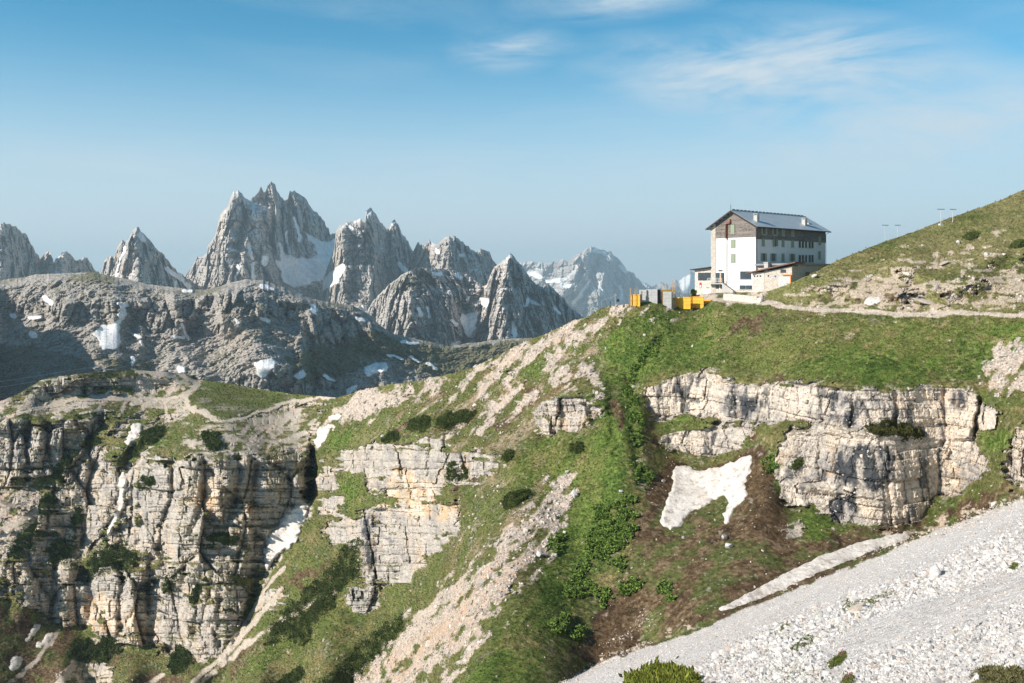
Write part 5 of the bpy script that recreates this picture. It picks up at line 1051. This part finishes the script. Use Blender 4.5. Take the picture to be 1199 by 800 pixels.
gx_, gy_, gi_ = scatter(110000, (talus > .45)*1.0, r_); gp = ground(gx_, gy_); gs = np.clip(gp[:, 1]/F*np.exp(r_.normal(size=len(gx_))*.45)*.75, .02, .16); gc = np.array([.61, .585, .57])[None]*r_.uniform(.6, 1.12, (len(gx_), 1)); gc[r_.random(len(gx_)) < .2] *= np.array([1, .88, .76])
merged('scree_gravel', OCT, gp, gs, np.clip(gc, .1, .78), STONEM, r_, .6, label='fine pale gravel between the stones of the scree slope', cat='gravel')
STONE_ONE = mat_simple('pale_limestone', (.65, .625, .61), .95, var=.25, scale=2.5, bumpd=.06); STONE_TWO = mat_simple('tan_limestone', (.58, .50, .43), .95, var=.3, scale=2.0, bumpd=.06)
pm = []
for k, (V, Fc) in enumerate(PROTO):
    me = bpy.data.meshes.new('limestone_block'); me.from_pydata(V.tolist(), [], Fc.tolist()); me.materials.append(STONE_ONE); pm.append(me)
for j, k in enumerate(big):
    o = bpy.data.objects.new('limestone_block', pm[j % 10]); COL.objects.link(o); o.location = G_[k]; o.scale = (sz[k],)*3; o.rotation_euler = (r_.normal()*.5, r_.normal()*.5, r_.random()*6.28)
    tag(o, 'loose pale limestone block among the rubble of the white scree slope', 'stone', 'limestone blocks lying on the white scree')
# rubble on the slopes
wt = np.clip(ws*1.2+rubble*.35+brown*.04+.010+.25*ea+(1-nz)*rk*.1, 0, 1.5)*(1-talus)*(1-yard)*(Y < 300)
wt += 1.5*samp(area([[(640,806),(700,775),(760,750),(765,757),(700,784),(655,806)], [(1000,655),(1199,578),(1199,590),(1060,640)], [(745,720),(775,715),(765,735),(745,738)], [(700,755),(745,735),(735,752)]], 2), PX, PY)
px, py, ii = scatter(12000, wt, r_); G_ = ground(px, py); Yd = G_[:, 1]
sz = np.clip(np.exp(r_.normal(size=len(px))*.55)*.13*(.5+Yd/220), .05, .9)*mix(1, .55, samp(M['brown'], px, py)); G_[:, 2] += sz*.1
colr = np.array([.50, .45, .395])[None]*r_.uniform(.7, 1.2, (len(px), 1)); merged('slope_rubble', PROTO, G_, sz, np.clip(colr, .1, .68), STONEM, r_, .5, label='small pale stones strewn over the grass and bare slopes', cat='rubble')
# boulders one can point at
def boulder(px, py, s, seed, label, mat=STONE_ONE, sq=(1, 1, 1), n=22):
    V, Fc = hull_rock(seed, n, .9); me = bpy.data.meshes.new('boulder'); me.from_pydata((V*np.array(sq)).tolist(), [], Fc.tolist()); me.materials.append(mat)
    bm = bmesh.new(); bm.from_mesh(me); bmesh.ops.bevel(bm, geom=list(bm.edges), offset=.05, segments=1, affect='EDGES'); bm.to_mesh(me); bm.free()
    o = bpy.data.objects.new('boulder', me); COL.objects.link(o); p_ = G(px, py); o.location = p_+Vector((0, -s*.2, s*.35)); o.scale = (s, s, s); o.rotation_euler = (.2, .3, seed); tag(o, label, 'boulder')
boulder(1004, 716, .62, 41, 'largest tan boulder in the middle of the white scree', STONE_TWO, (1.2, .9, .8)); boulder(1093, 677, .75, 42, 'broad blocky boulder with an overhang high on the white scree', STONE_ONE, (1.5, .9, .7))
boulder(673, 581, .95, 43, 'grey upright boulder on the green slope below the small outcrop', STONE_ONE, (.8, .8, 1.2)); boulder(727, 577, .5, 44, 'small square white boulder alone on the lush green slope', mat_simple('white_block', (.75, .74, .72), .9), (1, 1, 1), 9)
boulder(848, 631, .8, 45, 'pale boulder below the tail of the largest snow patch', STONE_ONE, (1.3, .8, .7)); boulder(853, 641, .6, 46, 'smaller of the two boulders under the largest snow patch'); boulder(889, 354, .85, 47, 'big white boulder at the right end of the stone retaining wall', mat_simple('white_limestone', (.66, .63, .58), .9), (1, 1, 1.1))
boulder(893, 348.5, .55, 48, 'upright boulder above the end of the stone retaining wall', STONE_TWO, (.7, .7, 1.3)); boulder(631, 651, .65, 49, 'grey boulder at the edge of the bare scree run on the green slope', STONE_ONE, (.8, .8, 1.2))
boulder(1083, 357, 1.3, 50, 'wide pale slab of rock beside the track below the right-hand hill', STONE_TWO, (2.0, .9, .5)); boulder(1122, 285, .6, 51, 'pale upright rock beside a dark shrub on the right-hand hill', STONE_ONE, (.8, .8, 1.3)); boulder(953, 325.5, .8, 52, 'white rock on the crest beside the front wall of the hut', STONE_ONE, (1.3, .8, .7))
boulder(1000, 705, .45, 53, 'grey boulder just behind the largest tan one on the scree', STONE_ONE); boulder(1105, 310, .8, 54, 'flat pale rock in the grass halfway up the right-hand hill', STONE_TWO, (1.8, .9, .6)); boulder(281, 488, .75, 55, 'small stone marker standing at the front edge of the meadow', STONE_ONE, (.6, .6, 1.8))

# ------------------------------------------------------------------ dwarf pines, herbs and grass
LEAFM = mat_terrain('dwarf_pine_foliage', 1.2, .0, 5., .0, .35, .0); LEAFM.node_tree.nodes['Principled BSDF'].inputs['Roughness'].default_value = .8
GRASSM = mat_terrain('grass_blades', .8, .0, 3., .0, .3, .0)
def inside(poly, n, r_):
    p = np.array(poly, float); lo, hi = p.min(0), p.max(0); out = np.zeros((0, 2)); m_ = fill(poly)
    for _ in range(60):
        q_ = lo+(hi-lo)*r_.random((n, 2)); q_ = q_[samp(m_, q_[:, 0], q_[:, 1]) > .5]; out = np.concatenate([out, q_])
        if len(out) >= n: break
    return out[:n]
def sprigs(pos, dirn, ln, wd, r_):
    """each sprig: two crossed tapering leaves"""
    n = len(pos); d = dirn/np.linalg.norm(dirn, axis=1, keepdims=True); a = np.cross(d, r_.normal(size=(n, 3))); a /= np.linalg.norm(a, axis=1, keepdims=True)+1e-9; b = np.cross(d, a); V = []
    for s_ in (a, b):
        V += [pos-s_*wd[:, None]*.35, pos+d*ln[:, None]*.5-s_*wd[:, None], pos+d*ln[:, None], pos+d*ln[:, None]*.5+s_*wd[:, None]]
    V = np.stack(V, 1).reshape(-1, 3); f_ = (np.arange(n)*8)[:, None, None]+np.array([[0, 1, 2, 3], [4, 5, 6, 7]])[None]; return V, f_.reshape(-1, 4)
def pine(poly, hgt, label, c1=(.055, .08, .022), c2=(.14, .17, .055), dens=1.0, seed=0, name='dwarf_pine', leaf=1.0, cat='dwarf pine', upr=.8):
    r_ = np.random.default_rng(1000+seed+int(poly[0][0]*7)); p = np.array(poly, float); A_ = .5*abs(np.dot(p[:, 0], np.roll(p[:, 1], 1))-np.dot(p[:, 1], np.roll(p[:, 0], 1)))
    Ym = float(ground(*p.mean(0))[1]); k = Ym/F
    n = int(np.clip(A_*11*dens, 200, 9000)); q_ = inside(poly, n, r_); n = len(q_); m_ = blur(fill(poly), max(2, int(np.sqrt(A_)/7)))
    # frayed outline
    q_ = q_+np.stack([fbm(q_[:, 0]/6, q_[:, 1]/6, q_[:, 0]*0, 3, 5+seed), fbm(q_[:, 0]/6, q_[:, 1]/6, q_[:, 0]*0+5, 3, 6+seed)], 1)*min(9, np.sqrt(A_)*.3)
    st_ = r_.random(n) < .14; q_[st_] += r_.normal(size=(int(st_.sum()), 2))*np.sqrt(A_)*.13
    g_ = ground(q_[:, 0], q_[:, 1]); e_ = np.clip(samp(m_, q_[:, 0], q_[:, 1])*1.15, .1, 1)
    cl = .6*vnoise(g_[:, 0]/(hgt*.8), g_[:, 1]/(hgt*.8), g_[:, 2]/(hgt*.8), 31+seed)+.4*vnoise(g_[:, 0]/(hgt*.3), g_[:, 1]/(hgt*.3), g_[:, 2]/(hgt*.3), 61+seed); u_ = r_.random(n)**.6
    pos = g_.copy(); h_ = hgt*(.3+.7*e_)*(.15+1.3*cl)*u_; pos[:, 2] += h_*.85-.05; pos[:, 1] -= h_*.25
    dirn = r_.normal(size=(n, 3))*.75+np.array([0, -.25, upr]); s_ = np.clip(k*2.0, .16, .75)*leaf*r_.uniform(.6, 1.3, n)
    V, f_ = sprigs(pos, dirn, s_, s_*.22, r_); w_ = np.clip(.25+.9*(cl-.45)+r_.normal(size=n)*.22+.25*u_, 0, 1)
    cc = C3(c1)[None]*(1-w_[:, None])+C3(c2)[None]*w_[:, None]
    o = mesh_np(name, V, f_, LEAFM, False, np.repeat(cc, 8, 0)); tag(o, label, cat); return o
PINES = [
 ([(165,530),(160,540),(157,530),(162,518),(172,505),(186,501),(192,505),(183,516),(175,522)], 2.2, 'rounded dwarf pine thicket at the left edge of the meadow plateau'),
 ([(238,520),(240,510),(250,506),(256,514),(262,522),(250,530),(242,528)], 1.8, 'dwarf pine bushes on the bare shelf above the main cliff edge'),
 ([(95,682),(102,662),(118,650),(135,643),(150,648),(165,656),(150,668),(130,667),(112,676)], 3.0, 'largest dark pine thicket on the ledge in the middle of the left-hand cliffs'),
 ([(60,560),(66,548),(78,538),(90,530),(92,537),(80,550),(68,560)], 2.0, 'slanting dwarf pine strip on the upper left cliff'),
 ([(97,522),(105,514),(116,513),(118,519),(107,526),(98,528)], 1.8, 'small dwarf pine tuft on the top step of the upper left cliff'),
 ([(45,598),(52,584),(60,580),(66,588),(60,600),(52,606)], 1.8, 'small dwarf pine tuft near the pale scree on the left edge'),
 ([(82,618),(85,605),(94,597),(100,602),(96,615),(88,622)], 1.8, 'upright dwarf pine patch between two cliff columns at the left'),
 ([(12,652),(18,636),(28,630),(40,628),(38,640),(25,652),(16,656)], 2.0, 'dwarf pine patch on the ledge nearest the left edge of the view'),
 ([(58,660),(66,646),(78,634),(88,628),(86,640),(76,654),(66,664)], 2.0, 'slanting dwarf pine patch left of the largest pine thicket'),
 ([(52,646),(62,636),(72,633),(70,641),(60,648)], 1.5, 'tiny dwarf pine patch just above the slanting one on the left cliff'),
 ([(160,572),(168,560),(180,560),(184,568),(172,574)], 1.4, 'dwarf pine cushion high on the main buttress near its left gully'),
 ([(238,640),(246,628),(262,625),(280,632),(276,638),(258,640),(248,644)], 1.6, 'dwarf pine patch on the ledge across the main buttress'),
 ([(188,690),(196,676),(208,670),(214,676),(206,688),(196,696)], 1.8, 'dark dwarf pine patch in the cleft right of the twin pillars'),
 ([(220,705),(226,694),(240,678),(244,684),(232,702),(224,708)], 1.6, 'thin dwarf pine strip in the cleft below the main buttress'),
 ([(80,775),(84,756),(96,750),(112,758),(126,748),(140,755),(138,768),(120,776),(100,772)], 2.4, 'dwarf pine thicket at the foot of the lowest left-hand cliff'),
 ([(194,785),(200,768),(210,758),(222,766),(224,778),(210,788)], 2.2, 'dark dwarf pine patch right of the foot of the lowest cliff'),
 ([(342,752),(338,742),(352,726),(366,708),(384,690),(402,672),(416,662),(420,668),(410,682),(392,700),(376,720),(364,738),(352,756)], 2.0, 'long dwarf pine band running down beside the middle cliff'),
 ([(312,752),(318,738),(330,722),(346,704),(366,686),(384,672),(398,652),(410,640),(422,636),(422,655),(408,668),(392,682),(372,700),(352,718),(336,738),(324,756)], 2.2, 'longest dark dwarf pine band on the slope right of the big snow gully'),
 ([(372,806),(392,785),(416,764),(440,744),(462,728),(476,724),(474,738),(456,756),(434,776),(412,794),(396,808)], 2.0, 'dwarf pine band along the orange scree at the bottom of the view'),
 ([(320,806),(340,790),(352,780),(356,792),(340,808)], 1.6, 'small dwarf pine patch at the very bottom below the long bands'),
 ([(508,502),(512,492),(526,488),(540,483),(554,486),(552,495),(536,502),(520,504)], 1.6, 'low dark dwarf pine pair on the rocky slope above the middle cliff'),
 ([(476,502),(482,494),(494,490),(504,492),(500,502),(486,508)], 1.4, 'dark dwarf pine left of the low pair above the middle cliff'),
 ([(446,518),(452,510),(466,508),(466,516),(454,520)], 1.2, 'dwarf pine cushion at the top edge of the middle cliff'),
 ([(520,560),(524,546),(534,542),(544,552),(548,564),(536,566),(528,566)], 1.4, 'dwarf pine in the notch at the right end of the middle cliff'),
 ([(586,594),(590,584),(602,580),(618,574),(622,582),(606,592),(594,598)], 1.4, 'dark dwarf pine low on the green slope right of the middle cliff'),
 ([(664,530),(668,522),(680,521),(682,528),(674,533)], 1.1, 'single dwarf pine bush below the small outcrop'),
 ([(588,538),(592,530),(602,527),(600,536),(594,541)], 1.0, 'small dark bush on the green band left of the small outcrop'),
 ([(1012,505),(1022,500),(1040,496),(1058,500),(1083,510),(1082,516),(1050,512),(1020,512)], 1.1, 'olive shrub growing on the grassy ledge across the right-hand cliff'),
 ([(1127,280),(1132,275),(1143,272),(1146,275),(1140,280),(1132,283)], .7, 'dark shrub beside a pale upright rock on the right-hand hill'),
 ([(1183,289),(1188,284),(1199,283),(1199,290),(1190,291)], .9, 'flat dark shrub at the right edge of the right-hand hill'),
 ([(926,548),(932,541),(942,541),(940,548),(932,552)], .8, 'small green shrub at the foot of the small ledge on the right-hand cliff'),
 ([(808,349),(809,343.5),(812,342),(815,344),(815.5,349)], 1.3, 'small dark conifer bush behind the yellow panels by the hut'),
]
for k, (pl, h_, lb) in enumerate(PINES):
    kw = dict(c1=(.07, .075, .022), c2=(.13, .125, .045)) if 'olive' in lb else {}
    pine(pl, h_, lb, seed=k, **kw)
pine([(736,818),(738,801),(747,797),(752,795),(757,790),(762,793),(768,788),(774,791),(782,789),(788,794),(797,797),(803,802),(810,808),(812,818),(770,828),(745,824)], .55, 'bright yellow-green pine bush at the bottom edge in front of the scree', (.06, .085, .014), (.26, .28, .05), 2.0, 77, leaf=4.0, upr=1.6)
pine([(1140,806),(1146,788),(1158,784),(1172,788),(1186,782),(1196,792),(1199,806),(1170,815)], .35, 'straggly olive shrub among the stones in the bottom right corner', (.085, .085, .035), (.20, .19, .09), 2.2, 78, leaf=.5, name='alpine_shrub', cat='shrub')
pine([(905,728),(925,716),(948,708),(966,700),(985,690),(992,694),(972,706),(950,716),(928,724),(912,733)], .3, 'thin green mat of plants in the scree below the largest tan boulder', (.07, .085, .02), (.16, .18, .05), .8, 79, name='cushion_plant', cat='plant', leaf=.5) if False else None
FLOW = [([(985,702),(1000,704),(1018,702),(1034,694),(1046,690),(1050,694),(1030,704),(1006,716),(990,724)], 'thin strip of green plants behind and beside the largest tan boulder', 0), ([(925,762),(934,752),(944,744),(954,746),(948,756),(934,764)], 'bright green cushion plant left of centre on the lower scree', 0), ([(970,778),(980,768),(990,764),(988,774),(975,784)], 'green plant tuft dotted with pink flowers on the lower scree', 1), ([(985,800),(990,793),(1000,792),(998,802),(988,806)], 'pink-flowered plant tuft at the bottom edge of the scree', 1), ([(1178,668),(1184,661),(1194,659),(1192,665),(1182,670)], 'small bright green cushion at the right edge of the scree', 0), ([(905,740),(915,733),(926,726),(926,731),(912,742)], 'thin green sliver of plants at the left of the lower scree', 0)]
for k, (pl, lb, fl) in enumerate(FLOW):
    o = pine(pl, .22, lb, (.065, .09, .02), (.17, .20, .05), 1.3, 90+k, 'cushion_plant', .45, 'plant')
    if fl:
        r_ = np.random.default_rng(60+k); q_ = inside(pl, 16, r_); g_ = ground(q_[:, 0], q_[:, 1]); g_[:, 2] += .28
        V, f_ = sprigs(g_, np.tile([0, -.3, 1.], (len(g_), 1)), np.full(len(g_), .06), np.full(len(g_), .03), r_); mesh_np('flower_heads', V, f_, LEAFM, False, np.tile([[.40, .09, .17]], (len(V), 1)), o)
# broad-leaved herbs
HERB = [[(762,405),(772,400),(768,415),(750,432),(742,450),(736,448),(745,425)], [(730,455),(742,452),(746,480),(752,500),(744,505),(735,485)], [(738,505),(750,508),(752,525),(742,528)], [(742,540),(752,545),(765,560),(755,572),(745,560)], [(685,635),(700,620),(735,605),(747,622),(728,640),(706,658),(690,652)], [(662,690),(680,678),(698,688),(692,700),(668,700)], [(670,668),(690,660),(686,676),(674,676)], [(700,702),(708,690),(715,698),(706,712)], [(725,692),(740,680),(750,687),(732,699)], [(768,691),(780,684),(785,692),(772,697)], [(714,662),(732,654),(728,668),(718,670)], [(645,735),(665,718),(662,740),(648,744)], [(720,590),(742,585),(745,605),(726,612)], [(783,703),(788,701),(788,705),(784,706)], [(670,745),(680,735),(686,740),(676,750)], [(690,600),(715,590),(715,605),(700,612)], [(895,545),(905,535),(910,550),(898,560)], [(640,640),(660,625),(655,650)]]
Vs, Fs, Cs, off = [], [], [], 0; r_ = np.random.default_rng(31)
for pl in HERB:
    p = np.array(pl, float); A_ = .5*abs(np.dot(p[:, 0], np.roll(p[:, 1], 1))-np.dot(p[:, 1], np.roll(p[:, 0], 1))); q_ = inside(pl, int(A_*.9)+8, r_); q_ = q_+r_.normal(size=q_.shape)*2.0
    cln = vnoise(q_[:, 0]/3, q_[:, 1]/3, q_[:, 0]*0, 77); q_ = q_[cln > .52]
    g_ = ground(q_[:, 0], q_[:, 1]); n = len(g_); g_ = np.repeat(g_, 7, 0); n *= 7; g_[:, 2] += r_.uniform(.08, .4, n); dirn = r_.normal(size=(n, 3))*np.array([1, 1, .35])+np.array([0, -.2, .55]); ln = r_.uniform(.28, .5, n)
    V, f_ = sprigs(g_, dirn, ln, ln*.3, r_); Vs.append(V); Fs.append(f_+off); off += len(V); w_ = r_.random((n, 1)); Cs.append(np.repeat(C3((.10, .165, .03))*(1-w_)+C3((.24, .34, .085))*w_, 8, 0))
tag(mesh_np('leafy_herbs', np.concatenate(Vs), np.concatenate(Fs), LEAFM, False, np.concatenate(Cs)), 'bright green broad-leaved herbs in clumps along the gully and green slope', 'herbs', None, 'stuff')
# grass
gm = np.clip(lush*.9+.55, 0, 1)*(1-wr)*(1-ws*.8)*(1-talus)*(1-yard)*(1-wp)*(1-.6*wb)*(Y < 420)*(Y > 60)
px, py, ii = scatter(90000, gm, r_); g_ = ground(px, py); n = len(g_); k = g_[:, 1]/F
ln = np.clip(k*1.5, .14, .55)*r_.uniform(.5, 1.4, n); g_[:, 2] -= .03
cc = c.reshape(-1, 3)[ii]*r_.uniform(.6, 1.6, (n, 1)); dirn = r_.normal(size=(n, 3))*np.array([.5, .5, .2])+np.array([-.25, -.2, .8])
V, f_ = sprigs(g_, dirn, ln, ln*.28, r_); tag(mesh_np('grass_tufts', V, f_, GRASSM, False, np.repeat(np.clip(cc, .01, .5), 8, 0)), 'tufts of alpine grass covering the slopes', 'grass', None, 'stuff')

# ================================================================== LIGHT, SKY, CAMERA
SUN_EL, SUN_AZ = 30.0, 114.0     # azimuth measured from the view axis (+Y) towards the left
w = bpy.data.worlds.new('World'); SC.world = w; w.use_nodes = True
nt = w.node_tree; bg = nt.nodes['Background']
sk_ = nt.nodes.new('ShaderNodeTexSky'); sk_.sky_type = 'NISHITA'; sk_.sun_disc = False
sk_.sun_elevation = R(SUN_EL); sk_.sun_rotation = R(-SUN_AZ); sk_.altitude = 2000; sk_.air_density = 1.0; sk_.dust_density = .5; sk_.ozone_density = 3.0
tc = nd(nt, 'ShaderNodeTexCoord'); sx = nd(nt, 'ShaderNodeSeparateXYZ'); nt.links.new(tc.outputs['Generated'], sx.inputs[0])
tint = mixc(nt, 1.0, sk_.outputs[0], (.35, 1.10, 1.10), 'MULTIPLY')
zen = remap(nt, sx.outputs['Z'], .28, .85, 1.0, .55)
sz_ = nd(nt, 'ShaderNodeVectorMath', operation='SCALE'); nt.links.new(tint, sz_.inputs[0]); nt.links.new(zen, sz_.inputs['Scale']); tint = sz_.outputs[0]
# thin veil of high cloud, denser towards the horizon, and a few drawn-out cirrus streaks
def cloud(scale, rot, sc3, a, b, amt, seed):
    mp = nd(nt, 'ShaderNodeMapping'); mp.inputs['Rotation'].default_value = rot; mp.inputs['Scale'].default_value = sc3; mp.inputs['Location'].default_value = seed
    nt.links.new(tc.outputs['Generated'], mp.inputs['Vector']); n = nd(nt, 'ShaderNodeTexNoise'); n.inputs['Scale'].default_value = scale; n.inputs['Detail'].default_value = 7; n.inputs['Roughness'].default_value = .62; n.inputs['Distortion'].default_value = .6
    nt.links.new(mp.outputs[0], n.inputs['Vector']); r = remap(nt, n.outputs['Fac'], a, b, 0, amt); nt.nodes[-1].clamp = True; return r
veil = remap(nt, sx.outputs['Z'], .03, .27, .95, .0); nt.nodes[-1].interpolation_type = 'SMOOTHSTEP'
CLOUDC = (4.9, 5.65, 6.2)
c0 = mixc(nt, veil, tint, CLOUDC)
def patch(px, py, ax, az, rot):
    """one drawn-out wisp of cirrus at a place in the sky"""
    v = Vector(((px-CX)/F, 1, (HY-py)/F)).normalized()
    s_ = nd(nt, 'ShaderNodeVectorMath', operation='SUBTRACT'); nt.links.new(tc.outputs['Generated'], s_.inputs[0]); s_.inputs[1].default_value = v
    mp = nd(nt, 'ShaderNodeVectorRotate', rotation_type='Y_AXIS'); mp.inputs['Angle'].default_value = R(rot); nt.links.new(s_.outputs[0], mp.inputs['Vector'])
    m2 = nd(nt, 'ShaderNodeVectorMath', operation='DIVIDE'); nt.links.new(mp.outputs[0], m2.inputs[0]); m2.inputs[1].default_value = (ax, 1, az)
    l = nd(nt, 'ShaderNodeVectorMath', operation='LENGTH'); nt.links.new(m2.outputs[0], l.inputs[0]); return remap(nt, l.outputs['Value'], .1, 1.0, 1, 0)
def mul(a, b):
    m = nd(nt, 'ShaderNodeMath', operation='MULTIPLY'); nt.links.new(a, m.inputs[0]); nt.links.new(b, m.inputs[1]); return m.outputs[0]
n1 = cloud(1.0, (0, R(-12), 0), (5, 5, 24), .37, .68, 1.0, (3.1, 0, 1.3)); n2 = cloud(1.0, (0, R(10), 0), (9, 9, 40), .38, .68, 1.0, (1.1, 5, 2.3))
for px_, py_, ax, az, rot, amt in ((870, 92, .19, .05, -9, 1.5), (980, 62, .16, .045, -12, 1.3), (600, 57, .075, .028, 4, .9), (712, 4, .12, .024, 2, .8), (1120, 150, .26, .06, 4, 1.0), (420, 12, .07, .02, -10, .22), (830, 110, .10, .022, 2, .9), (200, 195, .5, .035, 2, .35), (700, 205, .5, .04, 3, .35)):
    k = patch(px_, py_, ax, az, rot); k = mul(k, n1 if ax > .11 else n2); s2 = nd(nt, 'ShaderNodeMath', operation='MULTIPLY'); nt.links.new(k, s2.inputs[0]); s2.inputs[1].default_value = amt; c0 = mixc(nt, s2.outputs[0], c0, CLOUDC)
c1 = cloud(1.0, (0, R(-8), R(0)), (2.2, 2.2, 11), .5, .8, .22, (3.1, 0, 1.3)); c0 = mixc(nt, c1, c0, CLOUDC)
nt.links.new(c0, bg.inputs['Color']); bg.inputs['Strength'].default_value = .1
sd = Vector((-math.sin(R(SUN_AZ))*math.cos(R(SUN_EL)), math.cos(R(SUN_AZ))*math.cos(R(SUN_EL)), math.sin(R(SUN_EL))))
sl = bpy.data.lights.new('sun', 'SUN'); sl.energy = 5.0; sl.angle = R(.53); sl.color = (1, .91, .80)
so = bpy.data.objects.new('sun', sl); so.rotation_euler = sd.to_track_quat('Z', 'Y').to_euler(); so.location = (0, 0, 60); COL.objects.link(so)
cam = bpy.data.cameras.new('camera'); co = bpy.data.objects.new('camera', cam); COL.objects.link(co)
co.rotation_euler = (R(90), 0, 0); cam.sensor_width = 36; cam.lens = 36*F/1199; cam.shift_y = -(400-HY)/1199; cam.clip_start = .5; cam.clip_end = 60000
SC.camera = co
SC.view_settings.view_transform = 'Standard'; SC.view_settings.look = 'None'; SC.view_settings.exposure = .45
